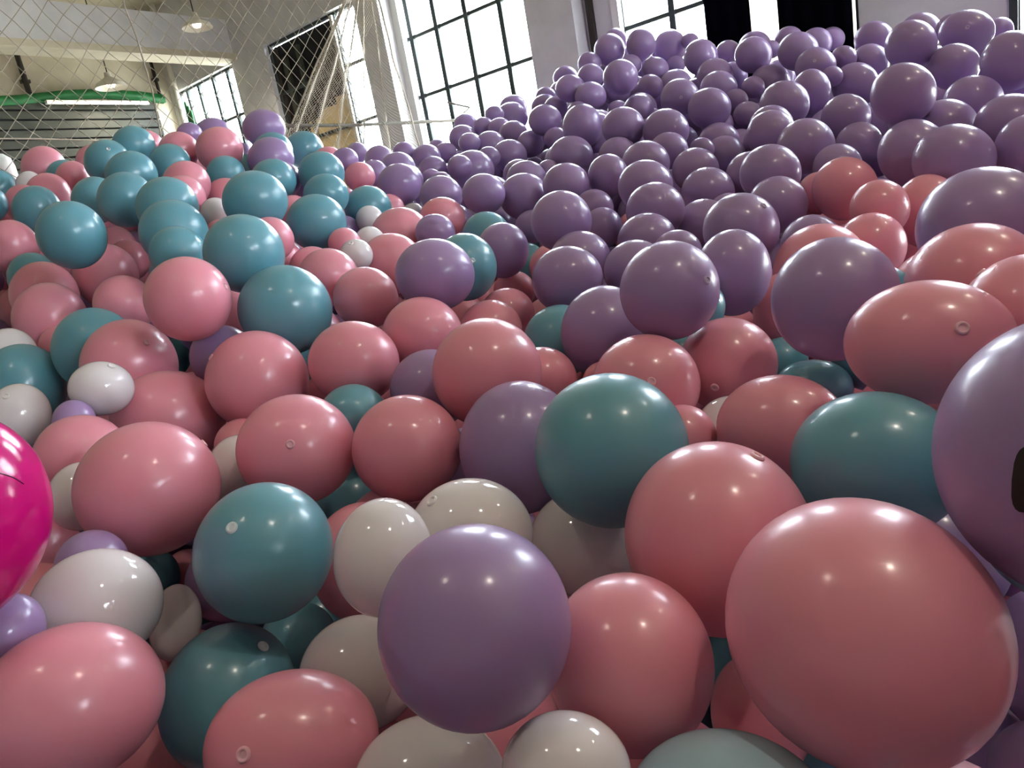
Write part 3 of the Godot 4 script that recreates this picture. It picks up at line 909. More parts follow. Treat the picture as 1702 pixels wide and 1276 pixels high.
	ball("P", -1.685, 1.803, -4.213, 0.1502, 1.065, 159, 27, "lilac ball partly covered by a lilac ball, sixty-nine percent across, twenty-four down")
	ball("T", -4.727, 2.433, -2.031, 0.1322, 1.102, -58, 55, "teal ball half hidden behind a teal ball, nine percent across, twenty-five down")
	ball("P", -4.987, 2.368, -5.364, 0.0996, 1.093, 137, 5, "lilac ball half hidden behind a lilac ball, forty-two percent across, twenty-three down")
	ball("T", -6.446, 2.770, -2.089, 0.1335, 1.166, -58, 61, "teal ball on the crest of the left heap, one percent across, twenty-four down")
	ball("P", -4.129, 2.271, -4.064, 0.1616, 1.085, 134, 3, "lilac ball in full view above a pink ball, thirty-nine percent across, twenty-four down")
	ball("K", -4.226, 2.340, -2.314, 0.1323, 1.062, -57, 41, "pink ball showing only a sliver behind a teal ball, nineteen percent across, twenty-four down")
	ball("W", -6.251, 2.767, -2.244, 0.0888, 1.143, -58, 59, "white ball half hidden behind a pink ball, two percent across, twenty-three down")
	ball("T", -4.230, 2.364, -1.982, 0.1466, 1.085, -58, 51, "teal ball partly covered by a teal ball, twelve percent across, twenty-six down")
	ball("P", -4.791, 2.305, -5.288, 0.1029, 1.092, 137, 6, "lilac ball showing only a sliver behind a lilac ball, forty-three percent across, twenty-three down")
	ball("P", -2.971, 1.991, -4.103, 0.1617, 1.090, 144, 11, "lilac ball partly covered by a lilac ball, fifty-one percent across, twenty-five down")
	ball("T", -3.841, 2.227, -3.089, 0.1408, 1.066, -51, 6, "teal ball partly covered by a teal ball, thirty-two percent across, twenty-four down")
	ball("P", -3.090, 2.054, -3.808, 0.1355, 1.091, 141, 9, "lilac ball in full view above a teal ball, forty-seven percent across, twenty-five down")
	ball("K", -4.468, 2.343, -2.754, 0.1273, 1.054, -56, 29, "pink ball showing only a sliver behind a white ball, twenty-one percent across, twenty-four down")
	ball("K", -5.890, 2.627, -2.214, 0.1470, 1.131, -58, 59, "pink ball half hidden behind a teal ball, five percent across, twenty-four down")
	ball("P", -3.587, 2.109, -3.925, 0.1465, 1.087, 137, 6, "lilac ball partly covered by a pink ball, forty-three percent across, twenty-five down")
	ball("P", -1.131, 1.696, -3.724, 0.1405, 1.051, 166, 43, "lilac ball partly covered by a lilac ball, seventy-seven percent across, twenty-six down")
	ball("T", -3.807, 2.258, -1.988, 0.1541, 1.066, -58, 46, "teal ball half hidden behind a teal ball, sixteen percent across, twenty-five down")
	ball("K", -0.468, 1.575, -3.660, 0.1350, 1.204, -142, 83, "pink ball half hidden behind a lilac ball, ninety percent across, twenty-six down")
	ball("P", -0.170, 1.616, -2.426, 0.1667, 1.063, -177, 46, "wide lilac ball at the right edge resting on pink balls")
	ball("P", -1.718, 1.773, -3.541, 0.1480, 1.069, 155, 20, "lilac ball partly covered by a lilac ball, sixty-four percent across, twenty-six down")
	ball("K", -0.617, 1.630, -3.436, 0.1178, 1.075, -179, 68, "pink ball partly covered by a pink ball, eighty-six percent across, twenty-six down")
	ball("K", -4.064, 2.093, -3.834, 0.1132, 1.073, 133, 2, "pink ball showing only a sliver behind a pink ball, thirty-nine percent across, twenty-six down")
	ball("K", -5.736, 2.570, -1.984, 0.1153, 1.149, -59, 61, "pink ball showing only a sliver behind a teal ball, one percent across, twenty-five down")
	ball("T", -5.342, 2.476, -1.912, 0.1392, 1.141, -60, 61, "teal ball partly covered by a teal ball, three percent across, twenty-seven down")
	ball("T", -3.982, 2.117, -3.554, 0.1600, 1.069, -48, 0, "teal ball partly covered by a white ball, thirty-six percent across, twenty-six down")
	ball("T", -5.653, 2.574, -1.755, 0.1028, 1.175, -60, 63, "teal ball in full view above a pink ball, zero percent across, twenty-seven down")
	ball("W", -4.042, 2.219, -2.397, 0.0875, 1.051, -57, 35, "white ball partly covered by a pink ball, twenty-one percent across, twenty-seven down")
	ball("K", -3.881, 2.142, -2.830, 0.1155, 1.052, -53, 13, "pink ball showing only a sliver behind a teal ball, twenty-eight percent across, twenty-six down")
	ball("P", -2.389, 1.834, -4.045, 0.1175, 1.080, 150, 15, "lilac ball half hidden behind a lilac ball, fifty-eight percent across, twenty-six down")
	ball("P", -1.505, 1.680, -4.042, 0.1068, 1.053, 161, 32, "lilac ball showing only a sliver behind a lilac ball, seventy percent across, twenty-five down")
	ball("W", -3.878, 2.024, -3.896, 0.0806, 1.073, 135, 11, "white ball half hidden behind a pink ball, forty percent across, twenty-seven down")
	ball("K", -3.260, 1.943, -3.535, 0.1420, 1.078, 137, 6, "pink ball partly covered by a lilac ball, forty-three percent across, twenty-seven down")
	ball("P", -1.552, 1.646, -3.768, 0.1406, 1.041, 158, 8, "lilac ball half hidden behind a lilac ball, sixty-eight percent across, twenty-eight down")
	ball("P", -3.989, 1.995, -3.308, 0.0953, 1.049, 129, 12, "lilac ball half hidden behind a pink ball, thirty-four percent across, twenty-nine down")
	ball("T", -3.498, 2.212, -2.325, 0.1616, 1.082, -56, 6, "teal ball partly covered by a teal ball, twenty-five percent across, twenty-five down")
	ball("P", -2.826, 1.783, -3.943, 0.1123, 1.079, 145, 10, "lilac ball half hidden behind a lilac ball, fifty-one percent across, twenty-nine down")
	ball("K", -3.929, 2.067, -2.328, 0.1028, 1.008, -50, 78, "pink ball showing only a sliver behind a teal ball, twenty-one percent across, twenty-nine down")
	ball("T", -3.544, 2.102, -1.846, 0.1639, 1.033, -49, 77, "teal ball partly covered by a teal ball, seventeen percent across, twenty-nine down")
	ball("W", -3.793, 2.029, -3.377, 0.0963, 1.007, 131, 12, "white ball partly covered by a white ball, thirty-six percent across, twenty-eight down")
	ball("K", -3.330, 1.878, -3.198, 0.1837, 1.063, 134, 11, "pink ball half hidden behind a pink ball, thirty-nine percent across, twenty-nine down")
	ball("P", -2.241, 1.709, -3.860, 0.1246, 1.002, 150, 8, "lilac ball partly covered by a lilac ball, fifty-nine percent across, twenty-nine down")
	ball("P", -1.066, 1.656, -2.981, 0.1518, 1.044, 164, 36, "lilac ball partly covered by a lilac ball, seventy-three percent across, twenty-eight down", Vector3(0.767, 0.594, 0.243))
	ball("P", -2.054, 1.810, -3.126, 0.1566, 1.026, 147, 20, "lilac ball partly covered by a lilac ball, fifty-five percent across, twenty-eight down")
	ball("K", -3.315, 1.991, -2.236, 0.1183, 1.015, 124, 12, "pink ball half hidden behind a teal ball, twenty-eight percent across, thirty down")
	ball("T", -2.823, 1.799, -3.435, 0.1384, 1.076, 141, 10, "teal ball half hidden behind a lilac ball, forty-seven percent across, twenty-nine down")
	ball("P", -0.877, 1.523, -3.320, 0.1305, 1.015, -58, 81, "lilac ball showing only a sliver behind a pink ball, seventy-nine percent across, twenty-nine down")
	ball("P", -1.651, 1.637, -3.268, 0.1427, 1.055, 154, 8, "lilac ball half hidden behind a lilac ball, sixty-three percent across, thirty down")
	ball("K", -0.618, 1.495, -3.209, 0.1366, 1.050, -63, 81, "pink ball half hidden behind a lilac ball, eighty-six percent across, thirty-one down")
	ball("P", -3.010, 1.863, -3.177, 0.1149, 1.071, 137, 11, "lilac ball partly covered by a lilac ball, forty-two percent across, thirty down")
	ball("K", -4.863, 2.150, -2.132, 0.1167, 1.073, -55, 77, "pink ball half hidden behind a pink ball, eleven percent across, thirty down")
	ball("W", -3.309, 1.889, -2.912, 0.0856, 1.053, 131, 12, "white ball half hidden behind a pink ball, thirty-six percent across, thirty down")
	ball("T", -3.555, 2.053, -2.741, 0.1671, 1.071, -52, 3, "teal ball in full view above a pink ball, thirty-one percent across, twenty-nine down")
	ball("K", -3.322, 1.901, -2.724, 0.0912, 1.044, 129, 12, "pink ball partly covered by a white ball, thirty-three percent across, thirty-one down")
	ball("K", -0.742, 1.466, -2.906, 0.1757, 1.026, -67, 80, "pink ball showing only a sliver behind a lilac ball, seventy-nine percent across, thirty-one down")
	ball("P", -2.436, 1.707, -3.078, 0.1458, 1.050, -53, 79, "lilac ball partly covered by a pink ball, forty-nine percent across, thirty-two down")
	ball("P", -1.430, 1.573, -3.121, 0.1124, 1.042, 156, 8, "lilac ball half hidden behind a lilac ball, sixty-six percent across, thirty-one down")
	ball("K", -0.808, 1.366, -2.622, 0.1089, 1.336, -80, 78, "pink ball showing only a sliver behind a pink ball, seventy-five percent across, forty-one down")
	ball("P", -1.868, 1.613, -2.956, 0.1438, 1.064, 148, 9, "lilac ball half hidden behind a lilac ball, fifty-seven percent across, thirty-two down")
	ball("K", -4.979, 2.236, -1.586, 0.1402, 1.151, -57, 76, "pink ball partly covered by a teal ball, one percent across, thirty-one down")
	ball("T", -3.293, 1.991, -1.706, 0.1276, 1.037, -56, 77, "teal ball partly covered by a pink ball, seventeen percent across, thirty-two down")
	ball("K", -0.173, 1.513, -2.100, 0.1562, 1.001, -15, 44, "wide pink ball under the wide lilac ball at the right edge")
	ball("K", -2.984, 1.741, -2.749, 0.1715, 1.053, 133, 12, "pink ball half hidden behind a pink ball, thirty-eight percent across, thirty-three down")
	ball("T", -2.201, 1.692, -2.477, 0.1501, 1.054, -60, 79, "bright teal ball with its left half hidden by a lilac ball in full view", Vector3(0.813, 0.203, 0.545))
	ball("P", -0.920, 1.552, -2.450, 0.1316, 1.174, -68, 80, "lilac ball partly covered by a pink ball, seventy-two percent across, thirty-five down")
	ball("P", -1.529, 1.545, -2.873, 0.1386, 1.050, 153, 8, "lilac ball half hidden behind a lilac ball, sixty-one percent across, thirty-four down")
	ball("W", -2.964, 1.829, -2.491, 0.0845, 1.045, 130, 12, "white ball partly covered by a pink ball, thirty-five percent across, thirty-three down", Vector3(0.366, 0.780, 0.507))
	ball("K", -4.640, 2.041, -2.079, 0.1204, 1.069, -59, 77, "pink ball half hidden behind a pink ball, thirteen percent across, thirty-three down")
	ball("K", -4.446, 1.968, -1.838, 0.1741, 1.089, -64, 76, "pink ball partly covered by a pink ball, ten percent across, thirty-five down")
	ball("K", -3.231, 1.795, -2.394, 0.1244, 1.025, 127, 12, "pink ball showing only a sliver behind a pink ball, twenty-nine percent across, thirty-three down")
	ball("K", -2.902, 1.750, -2.231, 0.1457, 1.030, 128, 12, "pink ball partly covered by a teal ball, thirty-two percent across, thirty-five down")
	ball("T", -4.697, 2.028, -1.548, 0.1298, 1.142, -66, 76, "teal ball half hidden behind a pink ball, two percent across, thirty-four down")
	ball("P", -1.704, 1.572, -2.570, 0.1484, 1.061, 147, 9, "lilac ball partly covered by a lilac ball, fifty-five percent across, thirty-six down")
	ball("T", -0.778, 1.214, -2.465, 0.0876, 1.020, -89, 74, "teal ball half hidden behind a teal ball, seventy-seven percent across, forty-six down")
	ball("K", -0.052, 1.486, -1.827, 0.1299, 1.044, -82, 77, "pink ball at the right edge with a dark valve hole at its upper left", Vector3(-0.653, 0.753, -0.080))
	ball("K", -4.401, 1.917, -1.475, 0.1652, 1.138, -71, 76, "pink ball half hidden behind a pink ball, four percent across, thirty-six down")
	ball("T", -2.738, 1.933, -1.702, 0.1655, 1.008, -55, 79, "large teal ball in full view above and behind another, in the left middle")
	ball("T", -0.960, 1.476, -2.233, 0.0803, 1.145, -77, 78, "teal ball showing only a sliver behind a pink ball, seventy percent across, forty down")
	ball("T", -3.779, 2.174, -1.466, 0.1507, 1.084, -52, 77, "teal ball in full view at far left, with a broad window glint on its right")
	ball("K", -2.495, 1.460, -3.193, 0.1157, 1.062, 143, 10, "pink ball half hidden behind a pink ball, fifty percent across, thirty-seven down")
	ball("K", -3.054, 1.672, -1.767, 0.1055, 1.072, -75, 76, "pink ball showing only a sliver behind a lilac ball, twenty-three percent across, forty-one down")
	ball("T", -6.478, 2.036, -1.832, 0.1152, 1.179, -70, 76, "teal ball partly covered by a lilac ball, zero percent across, thirty-seven down")
	ball("K", -2.561, 1.637, -2.149, 0.1454, 1.038, 131, 12, "pink ball in full view above a pink ball, thirty-six percent across, thirty-eight down")
	ball("P", -2.078, 1.704, -2.140, 0.1524, 1.106, 137, 11, "lilac ball in full view among pink balls, one teal ball close behind its right side")
	ball("K", -3.498, 1.805, -1.483, 0.1312, 1.082, -73, 76, "pink ball partly covered by a teal ball, twelve percent across, thirty-nine down")
	ball("K", -4.091, 1.791, -1.360, 0.1693, 1.138, -77, 75, "pink ball partly covered by a teal ball, four percent across, forty down")
	ball("K", -2.063, 1.443, -2.558, 0.1220, 1.058, 143, 10, "pink ball half hidden behind a pink ball, fifty percent across, thirty-nine down")
	ball("P", -6.284, 1.913, -1.748, 0.1012, 1.181, -74, 75, "lilac ball in full view above a lilac ball, zero percent across, forty down")
	ball("T", -0.641, 1.164, -2.323, 0.0933, 1.321, 166, 4, "teal ball half hidden behind a pink ball, eighty percent across, forty-nine down")
	ball("T", -3.633, 1.491, -1.706, 0.0793, 1.290, -86, 74, "teal ball half hidden behind a pink ball, eighteen percent across, forty-six down")
	ball("K", -1.982, 1.497, -1.904, 0.1515, 1.047, 136, 12, "pink ball partly covered by a lilac ball, forty-one percent across, forty-two down")
	ball("T", -1.621, 1.355, -2.326, 0.1491, 1.052, 147, 9, "teal ball half hidden behind a pink ball, fifty-three percent across, forty-three down")
	ball("K", -1.911, 1.437, -2.240, 0.1258, 1.055, 141, 11, "pink ball half hidden behind a pink ball, forty-eight percent across, forty-one down")
	ball("P", -1.322, 1.413, -2.185, 0.1636, 1.061, -82, 76, "lilac ball partly covered by a pink ball, fifty-eight percent across, forty-two down")
	ball("P", -0.948, 1.582, -1.980, 0.1515, 1.010, -69, 78, "lilac ball in full view with a tiny valve at its right, foot of the heap", Vector3(0.946, 0.187, 0.266))
	ball("T", -2.478, 1.682, -1.656, 0.1829, 1.013, 125, 14, "teal ball in full view in the left middle, pink balls on either side")
	ball("K", -3.860, 1.658, -1.288, 0.0969, 1.133, -84, 74, "pink ball showing only a sliver behind a teal ball, four percent across, forty-four down")
	ball("T", -3.313, 1.649, -1.231, 0.1657, 1.108, -84, 74, "teal ball half hidden behind a pink ball, seven percent across, forty-four down")
	ball("P", -0.465, 1.530, -1.936, 0.1568, 1.036, -75, 78, "big lilac ball in full view between pink balls, above the wide flattened pink ball")
	ball("P", -2.692, 1.544, -1.455, 0.1264, 1.029, -86, 74, "lilac ball half hidden behind a pink ball, twenty percent across, forty-five down")
	ball("K", -0.211, 1.496, -1.588, 0.1265, 1.218, 173, 3, "wide flattened pink ball with a raised valve, below a big lilac ball", Vector3(0.487, 0.404, 0.774))
	ball("P", -5.203, 1.736, -1.384, 0.1045, 1.187, -81, 74, "lilac ball showing only a sliver behind a white ball, zero percent across, forty-two down")
	ball("K", -0.836, 1.308, -2.099, 0.1524, 1.005, 160, 5, "dark rosy pink ball under the lilac ball with the tiny valve at its right", Vector3(0.077, -0.199, 0.977))
	ball("K", -2.984, 1.573, -1.214, 0.1797, 1.085, -88, 74, "pink ball with a round valve, behind a small white ball, at the left", Vector3(0.870, 0.477, -0.123))
	ball("K", -1.236, 1.283, -1.988, 0.0713, 1.043, 150, 8, "pink ball showing only a sliver behind a teal ball, fifty-eight percent across, forty-eight down")
	ball("K", -2.599, 1.803, -1.335, 0.1541, 1.037, -71, 76, "pink ball in full view in the left middle, its valve on the right edge", Vector3(0.783, 0.124, -0.609))
	ball("W", -3.823, 1.672, -1.059, 0.1142, 1.173, -86, 74, "white ball at the left edge peeping over the blue-teal ball")
	ball("K", -1.436, 1.312, -1.903, 0.1194, 1.052, 145, 10, "pink ball half hidden behind a teal ball, fifty-four percent across, forty-eight down")
	ball("K", -0.960, 1.339, -1.772, 0.1523, 1.033, 154, 7, "pink ball just behind the central teal ball, its top and right side showing", Vector3(0.540, 0.321, 0.778))
	ball("P", -1.732, 1.357, -1.651, 0.1396, 1.031, 136, 12, "lilac ball half hidden behind a pink ball, forty-one percent across, forty-nine down")
	ball("T", -3.564, 1.546, -0.996, 0.1647, 1.164, -92, 73, "blue-teal ball at the left edge, between two small white balls")
	ball("K", -2.026, 1.476, -1.579, 0.1530, 1.074, 130, 13, "pink ball in the middle, a broad window glint on its right, near a teal cap")
	ball("K", -1.416, 1.430, -1.601, 0.1724, 1.005, 141, 11, "pink ball in the middle standing over a half-covered lilac ball near the central teal ball")
	ball("K", -2.337, 1.470, -1.370, 0.1833, 1.012, -91, 73, "pink ball with a small bump on its left edge, below a big teal ball", Vector3(-0.298, 0.680, 0.670))
	ball("W", -0.735, 1.187, -1.825, 0.1024, 1.005, 160, 6, "white ball showing only a sliver behind a pink ball, seventy percent across, fifty-three down")
	ball("K", -2.210, 1.296, -1.174, 0.0919, 1.016, -101, 69, "pink ball showing only a sliver behind a white ball, twenty-two percent across, fifty-six down")
	ball("K", -0.546, 1.264, -1.669, 0.1338, 1.159, 163, 4, "pink ball behind the valved pink ball, with a lamp glint, by the dusky teal ball")
	ball("T", -1.862, 1.339, -1.397, 0.1083, 1.049, 130, 13, "teal ball half hidden behind a pink ball, thirty-five percent across, fifty-two down")
	ball("K", -2.668, 1.380, -1.165, 0.1835, 1.098, 116, 16, "pink ball between a small white ball and the bright pink ball")
	ball("W", -2.622, 1.567, -0.954, 0.0945, 1.080, 112, 16, "small white ball with a dark valve hole on top, below a valved pink ball", Vector3(0.566, 0.758, -0.324))
	ball("W", -2.984, 1.507, -0.791, 0.1004, 1.194, -97, 71, "small white ball cropped at the left edge, a valve hole at its upper left", Vector3(0.532, 0.772, 0.348))
	ball("W", -2.052, 1.266, -1.057, 0.0983, 1.164, -105, 68, "white ball half hidden behind a teal ball, twenty-two percent across, sixty-one down")
	ball("P", -2.575, 1.494, -0.824, 0.0635, 1.123, -98, 71, "lilac ball half hidden behind a pink ball, seven percent across, fifty-three down")
	ball("P", -1.160, 1.280, -1.386, 0.1665, 1.099, -100, 68, "lilac ball partly covered by the central teal ball, behind a white ball")
	ball("K", -1.484, 1.299, -1.271, 0.1555, 1.021, 134, 12, "rosy pink ball in the middle, just behind two white balls, no valve showing")
	ball("K", -0.786, 1.246, -1.613, 0.0867, 1.025, 156, 6, "pink ball half hidden behind a pink ball, sixty-eight percent across, fifty-five down")
	ball("T", -0.273, 1.320, -1.356, 0.1373, 1.100, 169, 2, "wide dusky teal ball between the valved pink ball and the cropped lilac ball")
	ball("K", -1.778, 1.339, -1.106, 0.1645, 1.042, 126, 14, "pink ball with a small round valve facing the viewer, above the white-dotted teal ball", Vector3(0.742, 0.368, 0.561))
	ball("K", -2.419, 1.410, -0.764, 0.1256, 1.046, 111, 17, "pink ball half hidden behind a pink ball, seven percent across, fifty-seven down")
	odd("P", 0.030, 1.500, -1.000, 0.1607, 1.088, -100, 68, "huge lilac ball cropped by the right edge, with a dark brown mark")
	ball("W", -0.923, 1.075, -1.293, 0.1341, 1.093, 149, 8, "greyish white ball tucked under the central teal ball and valved pink ball")
	ball("T", -0.776, 1.359, -1.234, 0.1691, 1.010, -102, 68, "teal ball in full view at the centre, leaning on the valved pink ball")
	ball("K", -1.416, 1.102, -0.982, 0.1336, 1.138, -111, 61, "pink ball showing only a sliver behind a white ball, thirty-three percent across, seventy-four down")
	ball("W", -2.241, 1.330, -0.671, 0.0866, 1.154, -108, 67, "white ball half hidden behind a pink ball, six percent across, sixty-five down")
	odd("M", -1.560, 1.556, -0.247, 0.1671, 1.185, -110, 66, "magenta ball cropped by the left edge, the only one of its colour")
	ball("K", -1.977, 1.347, -0.755, 0.1839, 1.006, -99, 62, "bright pink ball in full view at lower left, behind the magenta ball", Vector3(0.305, 0.416, -0.857))
	ball("P", -1.855, 1.260, -0.528, 0.0799, 1.026, -113, 62, "lilac ball half hidden behind a white ball, nine percent across, seventy-one down")
	ball("K", -2.915, 0.666, -1.147, 0.0976, 1.117, -115, 61, "pink ball showing only a sliver behind a teal ball, eighteen percent across, seventy-three down")
	ball("W", -0.978, 1.261, -0.956, 0.1191, 1.113, 140, 11, "white ball with a worn valve spot, just behind the large front lilac ball", Vector3(-0.185, 0.856, 0.483))
	ball("P", -2.216, 0.873, -0.995, 0.1365, 1.011, -112, 60, "lilac ball showing only a sliver behind a white ball, twenty percent across, seventy-eight down")
	ball("W", -0.985, 1.329, -0.729, 0.0919, 1.182, -111, 61, "white ball between the white-dotted teal ball and the large front lilac ball")
	ball("T", -2.778, 0.784, -0.963, 0.1042, 1.065, -115, 61, "teal ball half hidden behind a white ball, sixteen percent across, seventy-four down")
	ball("P", 0.005, 0.858, -1.500, 0.1156, 1.261, -102, 55, "lilac ball half hidden behind a pink ball, ninety-nine percent across, eighty-five down")
	ball("W", -2.139, 0.872, -0.767, 0.0752, 1.525, -119, 59, "dim white ball squeezed between the largest white ball and a teal ball")
	ball("T", -1.400, 1.269, -0.725, 0.1498, 1.033, -110, 61, "teal ball with a white valve dot on its upper left, beside the white balls", Vector3(0.383, 0.727, 0.570))
	ball("W", -1.656, 1.233, -0.454, 0.1249, 1.046, 113, 19, "largest white ball, very glossy, below the bright pink ball at lower left")
	ball("P", -1.586, 1.302, -0.279, 0.0644, 1.101, -119, 59, "lilac ball partly covered by a pink ball, two percent across, eighty-one down")
	ball("T", -1.751, 0.807, -0.930, 0.1079, 1.019, 127, 16, "teal ball half hidden behind a white ball, twenty-nine percent across, eighty-two down")
	ball("K", -0.477, 1.281, -1.063, 0.1625, 1.048, -106, 62, "pink ball with a ring-shaped valve on top, touching the largest pink ball", Vector3(0.457, 0.858, -0.234))
	ball("T", -0.729, 0.592, -1.584, 0.0905, 1.085, -108, 53, "teal ball showing only a sliver behind a pink ball, seventy percent across, eighty-five down")
	ball("K", -0.505, 1.221, -0.763, 0.1245, 1.045, -112, 53, "dark crimson-shaded pink ball wedged between the large front lilac ball and the largest pink ball")
	ball("K", -1.265, 0.768, -0.950, 0.0838, 1.069, 136, 13, "pink ball showing only a sliver behind a white ball, forty percent across, ninety-three down")
	ball("W", -1.193, 0.997, -0.751, 0.1205, 1.086, 132, 15, "white ball half covered by the large front lilac ball, above a cropped pink ball")
	ball("K", -0.458, 0.861, -1.125, 0.0945, 1.221, -108, 49, "dark pink ball mostly hidden under the largest pink ball, above the pale blue ball")
	ball("P", -0.611, 1.382, -0.570, 0.1289, 1.024, -111, 55, "large shiny lilac ball in full view at the bottom, front of three white balls")
	ball("T", -1.462, 0.971, -0.581, 0.1448, 1.088, -119, 53, "teal ball at the bottom with a white valve near its top, beside pink", Vector3(0.561, 0.686, -0.463))
	ball("K", -0.196, 1.314, -0.831, 0.1637, 1.016, -133, 52, "largest pink ball, wider than any other, in full view at the lower right corner")
	ball("K", -1.393, 1.195, -0.295, 0.1380, 1.089, 113, 21, "glossy pink ball filling the bottom left corner, under the largest white ball")
	ball("W", -0.484, 1.214, -0.551, 0.0694, 1.176, 147, 8, "shadowed white ball cut by the bottom edge, below the crimson-shaded pink ball")
	ball("P", 0.002, 0.761, -1.274, 0.0996, 1.081, -105, 47, "lilac ball in full view, ninety-eight percent across, ninety-seven down")
	ball("K", -1.077, 1.058, -0.510, 0.1216, 1.242, 128, 17, "pink ball cut by the bottom edge, with a pale oval valve low on it", Vector3(0.355, 0.555, 0.752))
	ball("W", -0.792, 1.040, -0.569, 0.1023, 1.210, 137, 13, "pinkish white ball cut by the bottom edge, directly under the large front lilac ball")
	ball("L", -0.308, 1.152, -0.629, 0.0977, 1.273, 157, 2, "pale blue ball cut by the bottom edge, the only one of its colour")

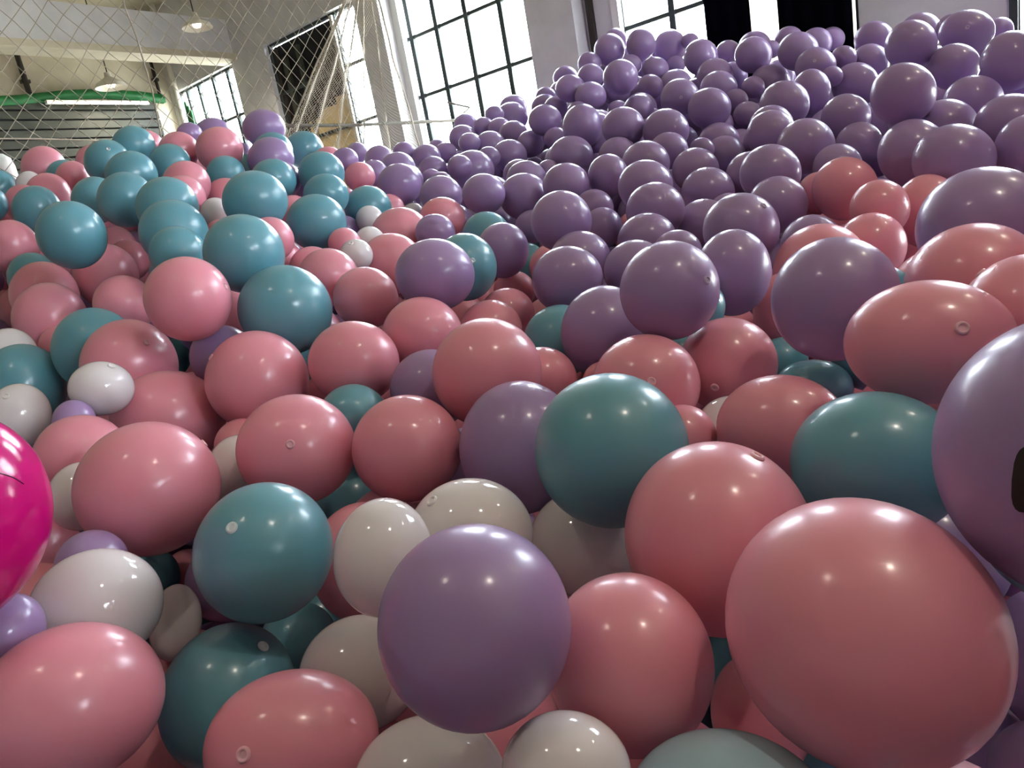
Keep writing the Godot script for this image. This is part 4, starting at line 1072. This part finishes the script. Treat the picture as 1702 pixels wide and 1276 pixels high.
func deep_balls() -> void:
	deep("K", -0.913, 0.860, -0.846, 0.139)
	deep("K", -1.848, 0.698, -0.549, 0.154)
	deep("P", -2.501, 2.215, -5.821, 0.130)
	deep("T", -1.985, 1.011, -1.393, 0.150)
	deep("P", -4.419, 2.352, -3.467, 0.142)
	deep("P", -0.152, 2.063, -5.387, 0.132)
	deep("K", -2.223, 1.066, -0.458, 0.144)
	deep("T", -0.477, 0.655, -1.388, 0.144)
	deep("T", -1.113, 1.245, -2.433, 0.134)
	deep("P", -3.321, 1.835, -4.188, 0.142)
	deep("P", -4.161, 2.612, -6.684, 0.140)
	deep("P", -1.344, 0.971, -1.411, 0.135)
	deep("P", -2.487, 2.762, -7.124, 0.144)
	deep("P", -2.820, 2.699, -6.990, 0.137)
	deep("K", -1.672, 0.985, -1.291, 0.152)
	deep("K", -0.723, 0.694, -1.042, 0.140)
	deep("P", -3.769, 3.248, -7.979, 0.128)
	deep("P", -3.697, 2.940, -7.082, 0.142)
	deep("K", -2.524, 1.134, -0.557, 0.155)
	deep("T", -2.705, 1.408, -1.837, 0.157)
	deep("P", -1.688, 1.047, -1.695, 0.142)
	deep("P", -0.223, 1.012, -1.599, 0.156)
	deep("K", -2.555, 1.403, -2.731, 0.155)
	deep("K", -2.212, 1.522, -3.225, 0.134)
	deep("K", -2.911, 1.497, -2.077, 0.134)
	deep("P", -3.164, 2.366, -5.594, 0.142)
	deep("K", -1.077, 1.258, -2.714, 0.137)
	deep("P", -2.061, 2.669, -7.152, 0.148)
	deep("K", -2.694, 1.374, -2.251, 0.148)
	deep("K", -3.512, 1.868, -2.392, 0.129)
	deep("K", -0.276, 1.209, -1.875, 0.150)
	deep("P", -3.898, 2.981, -7.345, 0.128)
	deep("K", -2.330, 1.214, -1.985, 0.142)
	deep("P", -2.565, 2.441, -6.244, 0.146)
	deep("P", -2.690, 1.899, -4.557, 0.152)
	deep("P", -0.389, 2.291, -6.150, 0.154)
	deep("K", -1.505, 0.612, -1.029, 0.152)
	deep("P", -2.711, 2.276, -5.412, 0.129)
	deep("K", -1.181, 1.572, -4.471, 0.151)
	deep("P", -3.392, 2.261, -5.303, 0.134)
	deep("T", -5.016, 2.564, -3.277, 0.154)
	deep("P", -0.726, 2.370, -6.106, 0.130)
	deep("K", -1.988, 1.130, -1.866, 0.152)
	deep("P", -3.702, 1.894, -4.152, 0.147)
	deep("P", -4.124, 1.971, -4.295, 0.141)
	deep("K", -2.433, 1.542, -3.519, 0.136)
	deep("K", -0.116, 0.934, -0.852, 0.154)
	deep("T", -1.936, 0.710, -1.108, 0.150)
	deep("P", -1.332, 2.073, -5.748, 0.151)
	deep("P", -3.339, 2.483, -5.924, 0.149)
	deep("K", -5.366, 2.638, -3.049, 0.154)
	deep("K", -0.523, 0.887, -0.820, 0.153)
	deep("K", -2.169, 1.291, -3.035, 0.143)
	deep("P", -5.265, 2.711, -3.442, 0.139)
	deep("P", -3.708, 2.962, -7.563, 0.136)
	deep("P", -2.307, 1.735, -4.510, 0.154)
	deep("K", -2.214, 0.639, -0.789, 0.143)
	deep("K", -3.235, 1.245, -1.142, 0.134)
	deep("P", -3.564, 2.574, -6.227, 0.145)
	deep("P", -1.905, 1.381, -3.202, 0.150)
	deep("P", -4.152, 3.204, -7.670, 0.135)
	deep("T", -0.494, 1.229, -2.516, 0.132)
	deep("K", -2.334, 1.294, -1.686, 0.130)
	deep("K", -6.161, 2.524, -1.936, 0.155)
	deep("P", -2.286, 2.294, -6.082, 0.131)
	deep("P", -0.157, 0.627, -1.436, 0.147)
	deep("K", -0.783, 1.430, -3.636, 0.138)
	deep("P", -2.792, 2.610, -6.460, 0.136)
	deep("T", -3.808, 1.912, -1.935, 0.137)
	deep("P", -0.682, 2.015, -4.938, 0.136)
	deep("P", -3.619, 2.063, -4.574, 0.151)
	deep("K", -0.941, 1.458, -4.104, 0.156)
	deep("K", -0.988, 1.038, -2.170, 0.129)
	deep("T", 0.024, 1.280, -1.276, 0.137)
	deep("K", -3.126, 1.310, -1.503, 0.152)
	deep("P", -4.118, 3.408, -8.192, 0.157)
	deep("P", -2.889, 2.816, -7.449, 0.136)
	deep("T", -0.449, 1.426, -2.291, 0.137)
	deep("P", -4.435, 2.685, -6.675, 0.132)
	deep("K", -0.345, 1.356, -2.871, 0.154)
	deep("P", -4.778, 2.426, -5.610, 0.138)
	deep("T", -2.733, 1.554, -3.655, 0.150)
	deep("K", -4.533, 2.204, -3.800, 0.133)
	deep("P", -2.131, 1.829, -4.841, 0.147)
	deep("P", -0.941, 2.028, -5.458, 0.132)
	deep("K", -5.084, 2.341, -2.137, 0.153)
	deep("K", -1.022, 0.698, -1.140, 0.149)
	deep("P", -1.745, 2.071, -5.568, 0.155)
	deep("P", -2.454, 1.076, -1.064, 0.129)
	deep("P", -0.836, 1.565, -4.559, 0.153)
	deep("K", -1.319, 0.841, -1.757, 0.154)
	deep("P", -1.204, 1.534, -3.387, 0.131)
	deep("P", -3.746, 3.365, -8.260, 0.157)
	deep("P", -1.044, 1.363, -3.030, 0.128)
	deep("P", -1.571, 2.246, -6.228, 0.136)
	deep("P", -2.070, 2.077, -5.947, 0.147)
